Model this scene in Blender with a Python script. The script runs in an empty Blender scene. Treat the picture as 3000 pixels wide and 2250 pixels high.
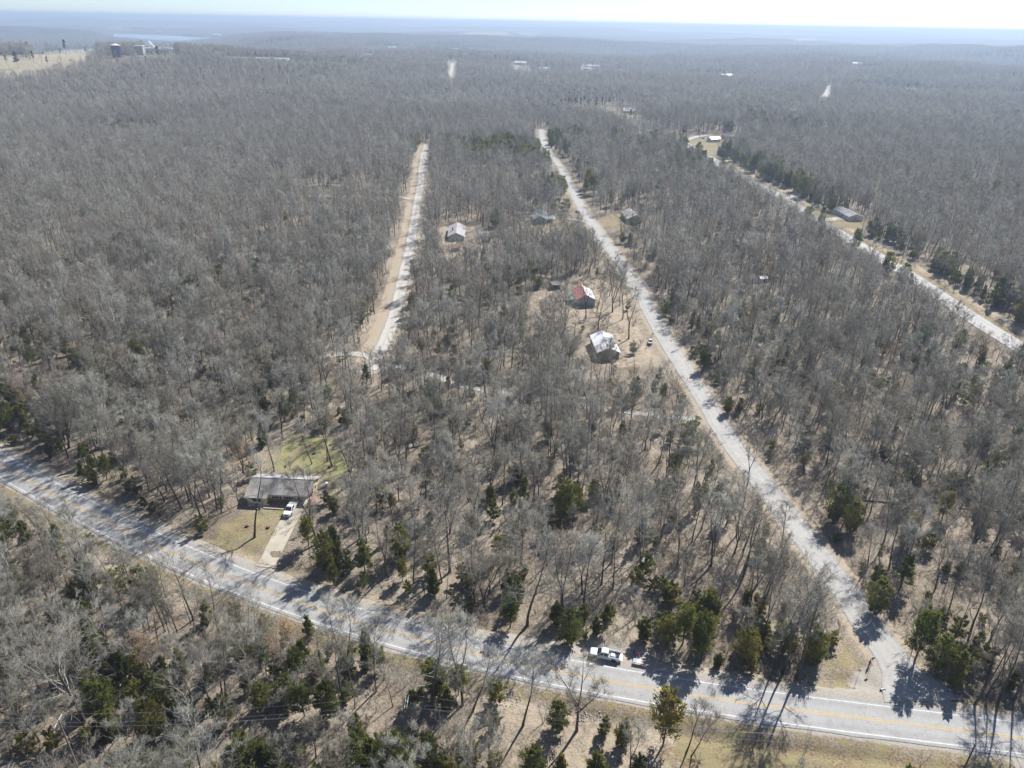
import bpy, bmesh, math, random
import numpy as np
from mathutils import Matrix, Vector

# ------------------------------------------------------------------ camera, sky, sun, exposure
S = bpy.context.scene
COL = S.collection
CAM_H = 112.0
FPX = 2083.0                      # focal length in pixels of the 3000 px wide photograph
PITCH, ROLL = math.radians(27.0), math.radians(1.03)
SUN_AZ, SUN_EL = math.radians(35.0), math.radians(43.0)   # azimuth clockwise from +Y
SKY_STRENGTH, SUN_STRENGTH, EXPOSURE = 0.09, 5.0, 0.60

cp, sp, cr, sr = math.cos(PITCH), math.sin(PITCH), math.cos(ROLL), math.sin(ROLL)
FWD = np.array([0, cp, -sp]); DWN = np.array([0, -sp, -cp]); XX = np.array([1.0, 0, 0])
RGT = cr * XX - sr * DWN
DN2 = sr * XX + cr * DWN
cam_d = bpy.data.cameras.new('camera'); cam = bpy.data.objects.new('camera', cam_d)
cam_d.sensor_width = 36.0; cam_d.lens = 36.0 * FPX / 3000.0
cam_d.clip_start = 0.5; cam_d.clip_end = 120000
cam.matrix_world = Matrix([[RGT[i], -DN2[i], -FWD[i], (0, 0, CAM_H)[i]] for i in range(3)] + [[0, 0, 0, 1]])
COL.objects.link(cam); S.camera = cam

W = bpy.data.worlds.new('World'); S.world = W; W.use_nodes = True
wn = W.node_tree.nodes; wl = W.node_tree.links
sky = wn.new('ShaderNodeTexSky'); sky.sky_type = 'NISHITA'; sky.sun_disc = False
sky.sun_elevation = SUN_EL; sky.sun_rotation = SUN_AZ
sky.altitude = 400; sky.air_density = 0.55; sky.dust_density = 0.25; sky.ozone_density = 1.8
wl.new(sky.outputs[0], wn['Background'].inputs[0]); wn['Background'].inputs[1].default_value = SKY_STRENGTH

sun_d = bpy.data.lights.new('sun', 'SUN'); sun = bpy.data.objects.new('sun', sun_d)
sun_d.energy = SUN_STRENGTH; sun_d.angle = math.radians(0.53); sun_d.color = (1.0, 0.97, 0.925)
sdir = Vector((math.sin(SUN_AZ) * math.cos(SUN_EL), math.cos(SUN_AZ) * math.cos(SUN_EL), math.sin(SUN_EL)))
sun.rotation_euler = sdir.to_track_quat('Z', 'Y').to_euler(); sun.location = (0, 0, 400)
COL.objects.link(sun)

S.view_settings.view_transform = 'Standard'; S.view_settings.look = 'None'
S.view_settings.gamma = 1.0; S.view_settings.use_curve_mapping = False
S.view_settings.exposure = EXPOSURE
S.render.engine = 'CYCLES'
cy = S.cycles
cy.max_bounces = 4; cy.diffuse_bounces = 2; cy.glossy_bounces = 2; cy.transmission_bounces = 2
cy.transparent_max_bounces = 4; cy.volume_bounces = 0
cy.use_adaptive_sampling = True; cy.adaptive_threshold = 0.02
cy.use_denoising = True; cy.denoiser = "OPENIMAGEDENOISE"; cy.denoising_input_passes = "RGB_ALBEDO_NORMAL"; cy.denoising_prefilter = "ACCURATE"
cy.caustics_reflective = False; cy.caustics_refractive = False


HAZE = 1.85e-4
rng = np.random.default_rng(11)
random.seed(5)

# ------------------------------------------------------------------ small maths helpers
def sstep(a, b, x):
    t = np.clip((np.asarray(x, float) - a) / (b - a), 0, 1); return t * t * (3 - 2 * t)

def vnoise(x, y, scale, seed=0):
    x = np.asarray(x, float) / scale + seed * 17.13; y = np.asarray(y, float) / scale - seed * 9.71
    xi = np.floor(x); yi = np.floor(y); fx = x - xi; fy = y - yi
    fx = fx * fx * (3 - 2 * fx); fy = fy * fy * (3 - 2 * fy)
    def h(a, b):
        v = np.sin(a * 127.1 + b * 311.7 + seed * 74.7) * 43758.5453
        return v - np.floor(v)
    return (h(xi, yi) * (1 - fx) + h(xi + 1, yi) * fx) * (1 - fy) + (h(xi, yi + 1) * (1 - fx) + h(xi + 1, yi + 1) * fx) * fy

def ray(px, py):
    d = RGT * ((px - 1500) / FPX) + DN2 * ((py - 1125) / FPX) + FWD
    return d / math.hypot(d[0], d[1])          # unit horizontal length

def flat(px, py, z=0.0):
    d = ray(px, py); t = (z - CAM_H) / d[2]
    return np.array([d[0] * t, d[1] * t, z])

_SIMPLE = {}
def simplify(pl):
    """drop points that lie on a nearly straight run (for distance tests)"""
    key = id(pl)
    if key in _SIMPLE: return _SIMPLE[key][1]
    L = [np.asarray(p, float)[:2] for p in pl]; out = [L[0]]; i = 0
    while i < len(L) - 1:
        j = i + 1
        while j + 1 < len(L):
            a, b = L[i], L[j + 1]; n = np.array([a[1] - b[1], b[0] - a[0]]); n = n / (np.hypot(*n) + 1e-9)
            if max(abs(n.dot(q - a)) for q in L[i + 1:j + 1]) > .12: break
            j += 1
        out.append(L[j]); i = j
    _SIMPLE[key] = (pl, out); return out

def poly_dist(x, y, pl):
    """distance to a polyline; points more than 60 m outside its bounding box get a large value"""
    x = np.asarray(x, float); y = np.asarray(y, float)
    pl = simplify(pl) if len(pl) > 30 else pl
    q = np.array([tuple(p)[:2] for p in pl]); M = 130
    k = (x > q[:, 0].min() - M) & (x < q[:, 0].max() + M) & (y > q[:, 1].min() - M) & (y < q[:, 1].max() + M)
    out = np.full(x.shape, 1e4)
    if k.any(): out[k] = _poly_dist(x[k], y[k], pl)
    return out

def _poly_dist(x, y, pl):
    best = np.full(x.shape, 1e9)
    for (ax, ay), (bx, by) in zip(pl[:-1], pl[1:]):
        dx, dy = bx - ax, by - ay; L2 = dx * dx + dy * dy + 1e-9
        t = np.clip(((x - ax) * dx + (y - ay) * dy) / L2, 0, 1)
        best = np.minimum(best, np.hypot(x - ax - t * dx, y - ay - t * dy))
    return best

def in_poly(x, y, P):
    x = np.asarray(x, float); y = np.asarray(y, float); q = np.array(P); r = np.zeros(x.shape, bool)
    k = (x >= q[:, 0].min()) & (x <= q[:, 0].max()) & (y >= q[:, 1].min()) & (y <= q[:, 1].max())
    if k.any(): r[k] = _in_poly(x[k], y[k], P)
    return r

def _in_poly(x, y, P):
    r = np.zeros(x.shape, bool); n = len(P)
    for i in range(n):
        x1, y1 = P[i]; x2, y2 = P[(i + 1) % n]
        c = ((y1 > y) != (y2 > y)) & (x < (x2 - x1) * (y - y1) / (y2 - y1 + 1e-12) + x1)
        r ^= c
    return r

def soft_poly(x, y, P, w):
    """1 inside the polygon falling to 0 over w metres outside and in"""
    ins = in_poly(x, y, P); d = poly_dist(x, y, list(P) + [P[0]])
    return sstep(-w, w, np.where(ins, d, -d))

# ------------------------------------------------------------------ terrain
LAKE_Z = -24.0
LAKE = [tuple(flat(a, b, LAKE_Z)[:2]) for a, b in [(335, 98), (400, 101), (470, 103), (560, 108), (640, 111), (648, 114), (600, 118), (520, 117), (450, 111), (380, 106), (330, 101)]]
LAKE = LAKE[:6] + [(x_ * f_, y_ * f_) for (x_, y_), f_ in zip(LAKE[6:], (.92, .88, .86, .86, .9))]
hd = ray(300, 165); HILL = (hd[0] * 1600, hd[1] * 1600)

FAR_HILLS = ((150, 6300, 38, 1500, 420), (640, 8200, 46, 2200, 600), (1080, 6000, 60, 620, 330), (1330, 6900, 44, 1100, 400), (1750, 4700, 30, 1300, 300), (2350, 6200, 34, 1900, 420), (2900, 9000, 40, 2600, 700),
             (1900, 10500, 40, 2600, 700), (500, 12500, 36, 3600, 900), (2500, 15000, 30, 4200, 1200), (1200, 16000, 26, 4600, 1200), (2650, 4200, 22, 1400, 260))
def terr(x, y, fine=True):
    x = np.asarray(x, float); y = np.asarray(y, float); r = np.hypot(x, y)
    und = (np.sin(x / 91 + 1.3) * np.cos(y / 117 + .4) + .6 * np.sin(x / 47 - y / 61) + .5 * np.sin(y / 53 + 2.1))
    big = (vnoise(x, y, 700, 3) - .5) * 2 + (vnoise(x, y, 1700, 5) - .5) * 1.6
    z = (.9 * sstep(230, 480, r) + 2.6 * sstep(420, 1100, r)) * und + big * (12 * sstep(650, 1500, r) + 16 * sstep(2200, 4500, r))
    far = (vnoise(x, y, 3600, 8) - .5) * 2 + .6 * (vnoise(x, y, 1500, 9) - .5)
    z = z + far * (24 * sstep(3500, 8000, r) + 10 * sstep(9000, 20000, r))
    z = z - 14 * sstep(2000, 3500, r) + 84 * sstep(5000, 24000, r)
    ex = (x - HILL[0]) * .87 + (y - HILL[1]) * .5; ey = -(x - HILL[0]) * .5 + (y - HILL[1]) * .87
    z = z + 50 * np.exp(-(ex / 560) ** 2 - (ey / 420) ** 2)
    fm = r > 2400
    if fm.any():
        xf, yf, rf_, zf = x[fm], y[fm], r[fm], z[fm]
        for col, dist, h_, wx, wy in FAR_HILLS:
            a_ = (col - 1500) / FPX / 1.12; ux, uy = math.sin(math.atan(a_)), math.cos(math.atan(a_)); al = xf * ux + yf * uy - dist; ac = xf * uy - yf * ux
            zf = zf + h_ * np.exp(-(ac / wx) ** 2 - (al / wy) ** 2)
        ma = np.exp(-((np.arctan2(xf, yf) + .475) / .135) ** 4) * sstep(2300, 2900, rf_) * (1 - sstep(5000, 5700, rf_))
        z = z.copy(); z[fm] = zf * (1 - ma) + (LAKE_Z - 7) * ma
    z = z + 7 * np.exp(-((x + 150) / 420) ** 2 - ((y - 2250) / 230) ** 2)
    z = np.where(z > 92, 92 + 18 * np.tanh((z - 92) / 34), z)
    near = r < 420
    if fine and near.any():
        dh = np.full(r.shape, 99.0)
        dh[near] = np.minimum.reduce([poly_dist(x[near], y[near], HWY), poly_dist(x[near], y[near], SIDE) + .6, poly_dist(x[near], y[near], GRAVEL) + .6,
                                      poly_dist(x[near], y[near], LANE) + 1, poly_dist(x[near], y[near], RHWY) - .3])
        off = sstep(5.2, 9, dh) * near
        z = z + off * ((vnoise(x, y, 9, 1) - .5) * .5 + (vnoise(x, y, 31, 2) - .5) * 1.0)
        z = z - near * .45 * np.exp(-((dh - 8.2) / 1.4) ** 2)
    if (r > 2500).any():
        lk = in_poly(x, y, LAKE) | (poly_dist(x, y, LAKE + [LAKE[0]]) < 90)
        z = np.where(lk, np.minimum(z, LAKE_Z - 3), z)
    return z

def P(px, py, fine_z=False):
    """where the ray through a photo pixel meets the ground"""
    d = ray(px, py); t = np.geomspace(40, 30000, 700)
    zz = terr(d[0] * t, d[1] * t, False); below = CAM_H + d[2] * t < zz
    i = int(np.argmax(below)) if below.any() else len(t) - 1
    a, b = t[max(i - 1, 0)], t[i]
    for _ in range(12):
        m = .5 * (a + b)
        if CAM_H + d[2] * m < float(terr(np.array([d[0] * m]), np.array([d[1] * m]), False)[0]): b = m
        else: a = m
    return np.array([d[0] * b, d[1] * b, float(terr(np.array([d[0] * b]), np.array([d[1] * b]), fine_z)[0])])

def P2(pts, k=1.0): return [tuple(P(a * k, b * k)[:2]) for a, b in pts]
def height_at(px, py, base):
    d = ray(px, py); t = math.hypot(base[0], base[1]); return CAM_H + d[2] * t - base[2]

# ------------------------------------------------------------------ lines of the place (photo pixels -> ground)
YEL = [(0, 1363), (190, 1464), (389, 1565), (641, 1680), (836, 1750), (1000, 1810), (1181, 1861), (1443, 1924),
       (1769, 1990), (1949, 2019), (2045, 2037), (2344, 2087), (2741, 2137), (3000, 2159)]
yg = np.array([flat(*p)[:2] for p in YEL]); pc = np.polyfit(yg[:, 0], yg[:, 1], 4)
hx = np.arange(yg[0, 0], yg[-1, 0] + 1, 2.0); hy = np.polyval(pc, hx)
def extend(x, y, n, s=2.0):
    a = np.array([x[0] - x[3], y[0] - y[3]]); a /= np.hypot(*a)
    b = np.array([x[-1] - x[-4], y[-1] - y[-4]]); b /= np.hypot(*b)
    k = np.arange(n, 0, -1)[:, None] * s
    pre = np.array([x[0], y[0]]) + a * k; post = np.array([x[-1], y[-1]]) + b * k[::-1]
    return np.vstack([pre, np.stack([x, y], 1), post])
HWY = extend(hx, hy, 60)

def catmull(pts, step=3.0):
    P = np.array(pts, float); P = np.vstack([2 * P[0] - P[1], P, 2 * P[-1] - P[-2]]); out = []
    for i in range(1, len(P) - 2):
        n = max(2, int(np.hypot(*(P[i + 1] - P[i])) / step))
        for k in range(n):
            t = k / n
            out.append(0.5 * ((2 * P[i]) + (-P[i - 1] + P[i + 1]) * t + (2 * P[i - 1] - 5 * P[i] + 4 * P[i + 1] - P[i + 2]) * t * t
                              + (-P[i - 1] + 3 * P[i] - 3 * P[i + 1] + P[i + 2]) * t ** 3))
    out.append(P[-2]); return np.array(out)

D = 3000 / 2212.0
def gl(pts, k=D): return [tuple(P(a * k, b * k)[:2]) for a, b in pts]
SIDE = catmull(gl([(1990, 1515), (1930, 1425), (1866, 1338), (1821, 1272), (1737, 1160), (1652, 1050), (1575, 950), (1513, 850), (1454, 760),
                   (1407, 680), (1378, 620), (1330, 555), (1276, 480), (1240, 420), (1210, 362), (1180, 325)])
               + [(28, 790), (30, 900)])
GRAVEL = catmull(gl([(800, 800), (815, 770), (846, 700), (866, 620), (880, 560), (892, 500), (901, 440), (908, 400), (914, 340)])
                 + [(-92, 760)])
RHWY = catmull([(205, 120), (203, 200)] + gl([(2205, 752), (2130, 706), (2060, 660), (1980, 605), (1900, 556), (1830, 515), (1760, 472),
               (1690, 428), (1600, 382), (1520, 335), (1480, 311), (1440, 294), (1395, 281)]) + [(130, 990), (70, 1120)])
LANE = catmull(gl([(1060, 1040), (1113, 1060), (1180, 1076), (1294, 1107), (1335, 1129), (1520, 1160), (1705, 1192), (1872, 1212), (2040, 1232)], 1))
LANE_W = catmull(gl([(1085, 1045), (1040, 1037), (990, 1040), (900, 1060)], 1))

# clearings, yards, fields (photo pixels)
YARD_F = P2([(620, 1600), (600, 1560), (690, 1510), (770, 1470), (880, 1460), (905, 1480), (840, 1560), (790, 1605), (730, 1640), (660, 1625)])
YARD_B = P2([(770, 1370), (800, 1300), (860, 1255), (960, 1265), (1040, 1320), (1040, 1420), (1000, 1490), (940, 1470), (930, 1400), (800, 1395)])
YARD_W = P2([(1530, 900), (1600, 830), (1750, 815), (1880, 850), (1950, 990), (1930, 1075), (1830, 1085), (1720, 1070), (1680, 960), (1560, 950)])
YARD_G = P2([(1290, 660), (1400, 660), (1470, 700), (1470, 760), (1290, 770), (1265, 720)])
YARD_H = P2([(1520, 640), (1700, 625), (1735, 660), (1700, 690), (1560, 690)])
YARD_I = P2([(1740, 640), (1850, 610), (1920, 640), (1900, 670), (1770, 668)])
YARD_R = P2([(2330, 600), (2440, 620), (2540, 640), (2530, 670), (2460, 670), (2390, 650), (2310, 612)])
YARD_S = P2([(2000, 405), (2090, 385), (2170, 400), (2160, 425), (2110, 445), (2075, 480), (2020, 440)])
YARD_T = P2([(1690, 318), (1790, 312), (1900, 320), (1885, 345), (1770, 350), (1700, 340)])
YARD_L = P2([(880, 560), (1010, 545), (1090, 560), (1180, 575), (1190, 600), (1080, 610), (940, 610), (880, 590)])
FIELD = P2([(-20, 165), (60, 163), (90, 175), (130, 152), (200, 146), (290, 143), (290, 170), (240, 205), (150, 232), (60, 245), (-30, 255)])
HILLTOP = P2([(415, 152), (500, 152), (520, 168), (430, 168)])
ROADTOP = P2([(1306, 184), (1338, 182), (1342, 215), (1334, 262), (1316, 258), (1311, 215)])
CLEAR_S = P2([(1400, 2010), (1600, 2045), (1860, 2085), (2100, 2125), (2500, 2180), (3060, 2240), (3200, 2800), (1500, 2800), (1460, 2170), (1400, 2110)])
TRIANGLE = P2([(2390, 1990), (2450, 1860), (2505, 1880), (2600, 2030), (2580, 2062), (2470, 2058), (2380, 2040)])
STRIP2 = P2([(2405, 315), (2395, 298), (2418, 270), (2420, 250), (2445, 250), (2432, 275), (2428, 310)])
YARD_X = P2([(2530, 540), (2560, 535), (2600, 545), (2560, 560)])
FARF = [P2(q) for q in ([(2325, 113), (2395, 114), (2390, 120), (2330, 119)], [(2665, 138), (2760, 139), (2760, 142), (2665, 142)],
        [(2900, 137), (3005, 138), (3005, 143), (2920, 142)], [(2890, 232), (3010, 236), (3010, 247), (2920, 243)],
        [(2625, 156), (2680, 155), (2670, 163), (2630, 163)], [(1360, 96), (1490, 97), (1490, 101), (1365, 101)], [(1515, 98), (1585, 98), (1580, 102), (1520, 102)],
        [(1070, 143), (1115, 142), (1112, 148), (1075, 149)], [(1220, 148), (1380, 150), (1378, 161), (1225, 158)], [(2805, 232), (2835, 231), (2830, 236), (2808, 236)],
        [(310, 82), (390, 84), (388, 87), (312, 86)], [(735, 155), (830, 155), (830, 160), (735, 160)])]
SPAR = P2([(2240, 565), (2320, 570), (2320, 600), (2290, 605)])
CLEARINGS = [(YARD_F, 1), (YARD_B, 1), (YARD_W, .80), (YARD_G, .9), (YARD_H, .75), (YARD_I, .75), (YARD_R, 1), (YARD_S, 1), (YARD_T, .85), (YARD_L, .8), (FIELD, .985),
             (HILLTOP, .95), (ROADTOP, 1), (CLEAR_S, .93), (TRIANGLE, 1), (STRIP2, 1), (SPAR, .8), (YARD_X, .8)] + [(f, 1) for f in FARF]


# ------------------------------------------------------------------ materials
MATS = {}
def mat(name, col, col2=None, scale=3.0, rough=.85, bump=0.0, bscale=None, metal=0.0, spec=.3, rnd=0.0, detail=4, coord='Object', stretch=None):
    if name in MATS: return MATS[name]
    m = bpy.data.materials.new(name); m.use_nodes = True; nt = m.node_tree; b = nt.nodes['Principled BSDF']
    b.inputs['Roughness'].default_value = rough; b.inputs['Metallic'].default_value = metal
    b.inputs['Specular IOR Level'].default_value = spec
    tc = nt.nodes.new('ShaderNodeTexCoord'); src = tc.outputs[coord]
    if stretch:
        mp = nt.nodes.new('ShaderNodeMapping'); mp.inputs['Scale'].default_value = stretch; nt.links.new(src, mp.inputs[0]); src = mp.outputs[0]
    no = nt.nodes.new('ShaderNodeTexNoise'); no.inputs['Scale'].default_value = scale; no.inputs['Detail'].default_value = detail
    nt.links.new(src, no.inputs['Vector'])
    rp = nt.nodes.new('ShaderNodeValToRGB'); rp.color_ramp.elements[0].position = .3; rp.color_ramp.elements[1].position = .7
    c2 = col2 or tuple(c * .8 for c in col)
    rp.color_ramp.elements[0].color = (*c2, 1); rp.color_ramp.elements[1].color = (*col, 1)
    nt.links.new(no.outputs['Fac'], rp.inputs[0]); out = rp.outputs[0]
    if rnd:
        oi = nt.nodes.new('ShaderNodeObjectInfo'); mr = nt.nodes.new('ShaderNodeMapRange')
        mr.inputs[3].default_value = 1 - rnd; mr.inputs[4].default_value = 1 + rnd
        nt.links.new(oi.outputs['Random'], mr.inputs[0])
        mx = nt.nodes.new('ShaderNodeVectorMath'); mx.operation = 'SCALE'
        nt.links.new(out, mx.inputs[0]); nt.links.new(mr.outputs[0], mx.inputs['Scale']); out = mx.outputs[0]
    nt.links.new(out, b.inputs['Base Color'])
    if bump:
        nb = nt.nodes.new('ShaderNodeTexNoise'); nb.inputs['Scale'].default_value = bscale or scale * 3; nt.links.new(src, nb.inputs['Vector'])
        bp = nt.nodes.new('ShaderNodeBump'); bp.inputs['Strength'].default_value = bump; bp.inputs['Distance'].default_value = .05
        nt.links.new(nb.outputs['Fac'], bp.inputs['Height']); nt.links.new(bp.outputs[0], b.inputs['Normal'])
    MATS[name] = m; return m

def ground_material():
    m = bpy.data.materials.new('ground'); m.use_nodes = True; nt = m.node_tree; N = nt.nodes; L = nt.links; b = N['Principled BSDF']
    b.inputs['Roughness'].default_value = .95; b.inputs['Specular IOR Level'].default_value = .1
    tc = N.new('ShaderNodeTexCoord')
    def noise(sc, det=5, dist=0.0):
        n = N.new('ShaderNodeTexNoise'); n.inputs['Scale'].default_value = sc; n.inputs['Detail'].default_value = det
        n.inputs['Distortion'].default_value = dist; L.new(tc.outputs['Object'], n.inputs['Vector']); return n.outputs['Fac']
    def ramp(src, stops):
        r = N.new('ShaderNodeValToRGB'); e = r.color_ramp.elements
        while len(e) < len(stops): e.new(.5)
        for q, (p, c) in zip(e, stops): q.position = p; q.color = (*c, 1)
        L.new(src, r.inputs[0]); return r.outputs[0]
    def mix(f, a, c):
        x = N.new('ShaderNodeMix'); x.data_type = 'RGBA'; L.new(f, x.inputs[0]); L.new(a, x.inputs[6]); L.new(c, x.inputs[7]); return x.outputs[2]
    def mul(a, c):
        x = N.new('ShaderNodeMath'); x.operation = 'MULTIPLY'; L.new(a, x.inputs[0]); L.new(c, x.inputs[1]); return x.outputs[0]
    def edge(mask, n, w=.18):
        """break a soft mask up with noise"""
        a = N.new('ShaderNodeMath'); a.operation = 'ADD'; L.new(mask, a.inputs[0])
        q = N.new('ShaderNodeMath'); q.operation = 'MULTIPLY_ADD'; L.new(n, q.inputs[0]); q.inputs[1].default_value = 1.2; q.inputs[2].default_value = -.6
        L.new(q.outputs[0], a.inputs[1])
        r = N.new('ShaderNodeMapRange'); r.interpolation_type = 'SMOOTHSTEP'; r.inputs[1].default_value = .5 - w; r.inputs[2].default_value = .5 + w
        L.new(a.outputs[0], r.inputs[0]); return mul(r.outputs[0], ramp(mask, [(0.02, (0, 0, 0)), (.12, (1, 1, 1))]))
    at = N.new('ShaderNodeAttribute'); at.attribute_name = 'cover'
    sx = N.new('ShaderNodeSeparateColor'); L.new(at.outputs['Color'], sx.inputs[0])
    at2 = N.new('ShaderNodeAttribute'); at2.attribute_name = 'cover2'
    sx2 = N.new('ShaderNodeSeparateColor'); L.new(at2.outputs['Color'], sx2.inputs[0])
    fine, mid, broad, sp_ = noise(2.6, 6), noise(.55, 5, .6), noise(.06, 4), noise(9, 3)
    broad2 = ramp(noise(.22, 5, .5), [(.38, (0, 0, 0)), (.60, (1, 1, 1))])
    litter = ramp(fine, [(.30, (.10, .072, .05)), (.46, (.30, .25, .19)), (.68, (.55, .475, .38))])
    litter2 = ramp(sp_, [(.34, (.16, .128, .094)), (.66, (.51, .44, .345))])
    litter = mix(mid, litter, litter2)
    dark = ramp(fine, [(.30, (.07, .056, .042)), (.70, (.26, .213, .16))])
    litter = mix(ramp(broad, [(.38, (0, 0, 0)), (.64, (.85, .85, .85))]), litter, dark)
    grass = mix(broad2, ramp(fine, [(.3, (.13, .095, .055)), (.7, (.36, .28, .175))]), ramp(sp_, [(.3, (.17, .145, .07)), (.7, (.38, .335, .185))]))
    lawn = mix(broad2, ramp(fine, [(.3, (.17, .19, .06)), (.7, (.30, .32, .12))]), ramp(sp_, [(.3, (.24, .20, .11)), (.7, (.40, .34, .21))]))
    grav = mix(mid, ramp(sp_, [(.3, (.30, .27, .23)), (.7, (.52, .49, .44))]), ramp(fine, [(.3, (.26, .22, .17)), (.7, (.45, .41, .35))]))
    dirt = mix(mid, ramp(fine, [(.3, (.32, .255, .18)), (.7, (.52, .435, .325))]), ramp(sp_, [(.3, (.25, .19, .135)), (.7, (.57, .485, .37))]))
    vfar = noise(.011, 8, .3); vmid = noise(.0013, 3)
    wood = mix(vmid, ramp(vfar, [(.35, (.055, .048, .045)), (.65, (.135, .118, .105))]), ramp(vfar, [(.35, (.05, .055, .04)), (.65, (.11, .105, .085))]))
    field = ramp(broad2, [(.3, (.30, .265, .175)), (.7, (.44, .385, .27))])
    c = mix(edge(sx.outputs[2], mid), litter, dirt)
    c = mix(edge(sx.outputs[1], mid), c, grass)
    c = mix(edge(sx2.outputs[0], mid), c, lawn)
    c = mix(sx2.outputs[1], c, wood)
    c = mix(sx2.outputs[2], c, field)
    c = mix(edge(sx.outputs[0], mid), c, grav)
    L.new(c, b.inputs['Base Color'])
    bp = N.new('ShaderNodeBump'); bp.inputs['Strength'].default_value = .9; bp.inputs['Distance'].default_value = .12
    L.new(fine, bp.inputs['Height']); L.new(bp.outputs[0], b.inputs['Normal'])
    return m

# ------------------------------------------------------------------ mesh helpers
def tag(o, label=None, cat=None, group=None, kind=None):
    if label: o['label'] = label
    if cat: o['category'] = cat
    if group: o['group'] = group
    if kind: o['kind'] = kind
    return o

def link(o, parent=None):
    COL.objects.link(o)
    if parent is not None: o.parent = parent
    return o

def empty(name, loc=(0, 0, 0), rz=0.0, parent=None):
    o = bpy.data.objects.new(name, None); o.empty_display_size = .3; link(o, parent)
    o.location = tuple(float(v) for v in loc); o.rotation_euler = (0, 0, rz); return o

def np_mesh(name, verts, faces, material, smooth=False):
    """verts (n,3); faces: list of integer arrays, each (m,k)"""
    me = bpy.data.meshes.new(name); verts = np.asarray(verts, np.float32)
    me.vertices.add(len(verts)); me.vertices.foreach_set('co', verts.ravel())
    tot = np.concatenate([np.full(len(f), f.shape[1], np.int32) for f in faces]); idx = np.concatenate([f.ravel() for f in faces]).astype(np.int32)
    me.loops.add(len(idx)); me.loops.foreach_set('vertex_index', idx)
    me.polygons.add(len(tot)); me.polygons.foreach_set('loop_start', np.concatenate([[0], np.cumsum(tot)[:-1]]).astype(np.int32))
    me.polygons.foreach_set('loop_total', tot); me.update(calc_edges=True)
    if smooth: me.polygons.foreach_set('use_smooth', np.ones(len(tot), bool))
    if material: me.materials.append(material)
    return me

def mobj(name, me, parent=None, loc=None, rz=None):
    o = bpy.data.objects.new(name, me); link(o, parent)
    if loc is not None: o.location = tuple(float(v) for v in loc)
    if rz is not None: o.rotation_euler = (0, 0, rz)
    return o

class MB:
    """collects simple solids into one mesh"""
    def __init__(s): s.bm = bmesh.new()
    def box(s, x0, x1, y0, y1, z0, z1):
        v = [s.bm.verts.new((x, y, z)) for z in (z0, z1) for x, y in ((x0, y0), (x1, y0), (x1, y1), (x0, y1))]
        for f in ((3, 2, 1, 0), (4, 5, 6, 7), (0, 1, 5, 4), (1, 2, 6, 5), (2, 3, 7, 6), (3, 0, 4, 7)): s.bm.faces.new([v[i] for i in f])
        return s
    def prism(s, poly, a, b):
        """poly: list of 3D points (planar); extruded from a to b (vector offsets)"""
        a = Vector(a); b = Vector(b)
        lo = [s.bm.verts.new(Vector(p) + a) for p in poly]; hi = [s.bm.verts.new(Vector(p) + b) for p in poly]; n = len(poly)
        s.bm.faces.new(lo[::-1]); s.bm.faces.new(hi)
        for i in range(n): s.bm.faces.new([lo[i], lo[(i + 1) % n], hi[(i + 1) % n], hi[i]])
        return s
    def tube(s, pts, rad, n=8, cap=True):
        rad = rad if hasattr(rad, '__len__') else [rad] * len(pts); rings = []
        for i, p in enumerate(pts):
            p = Vector(p); d = Vector(pts[min(i + 1, len(pts) - 1)]) - Vector(pts[max(i - 1, 0)]); d.normalize()
            u = d.orthogonal().normalized() if i == 0 else (u - d * u.dot(d)).normalized()
            w = d.cross(u)
            rings.append([s.bm.verts.new(p + (u * math.cos(k * 2 * math.pi / n) + w * math.sin(k * 2 * math.pi / n)) * rad[i]) for k in range(n)])
        for a, b in zip(rings[:-1], rings[1:]):
            for k in range(n): s.bm.faces.new([a[k], a[(k + 1) % n], b[(k + 1) % n], b[k]])
        if cap: s.bm.faces.new(rings[0][::-1]); s.bm.faces.new(rings[-1])
        return s
    def loft(s, secs, cap=True):
        rings = [[s.bm.verts.new(p) for p in sec] for sec in secs]; n = len(secs[0])
        for a, b in zip(rings[:-1], rings[1:]):
            for k in range(n): s.bm.faces.new([a[k], a[(k + 1) % n], b[(k + 1) % n], b[k]])
        if cap: s.bm.faces.new(rings[0][::-1]); s.bm.faces.new(rings[-1])
        return s
    def face(s, pts): s.bm.faces.new([s.bm.verts.new(p) for p in pts]); return s
    def build(s, name, material, parent=None, bevel=0.0, smooth=False, loc=None, rz=None):
        bmesh.ops.recalc_face_normals(s.bm, faces=s.bm.faces)
        if bevel: bmesh.ops.bevel(s.bm, geom=list(s.bm.edges), offset=bevel, segments=2, affect='EDGES', profile=.6)
        me = bpy.data.meshes.new(name); s.bm.to_mesh(me); s.bm.free(); me.materials.append(material)
        if smooth:
            for p in me.polygons: p.use_smooth = True
        return mobj(name, me, parent, loc, rz)

# ------------------------------------------------------------------ the ground sheet
ang_f = np.radians(np.linspace(-47, 47, 330)); ang_b = np.radians(np.linspace(47, 313, 46))[1:-1]
ang = np.concatenate([ang_f, ang_b]); NA = len(ang)
rr = np.concatenate([[8, 20, 34], np.geomspace(44, 560, 330), np.geomspace(560, 42000, 260)[1:]]); NR = len(rr)
A, R = np.meshgrid(ang, rr); gx = (R * np.sin(A)).ravel(); gy = (R * np.cos(A)).ravel(); gz = terr(gx, gy)
gi = np.arange(NR * NA).reshape(NR, NA); nx = np.roll(gi, -1, axis=1)
quads = np.stack([gi[:-1].ravel(), gi[1:].ravel(), nx[1:].ravel(), nx[:-1].ravel()], 1)[:, ::-1]
capf = gi[0][None, :]
verts = np.stack([gx, gy, gz], 1)
gme = np_mesh('ground', verts, [quads, capf[:, ::-1]], ground_material(), True)
gr = np.hypot(gx, gy)
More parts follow.
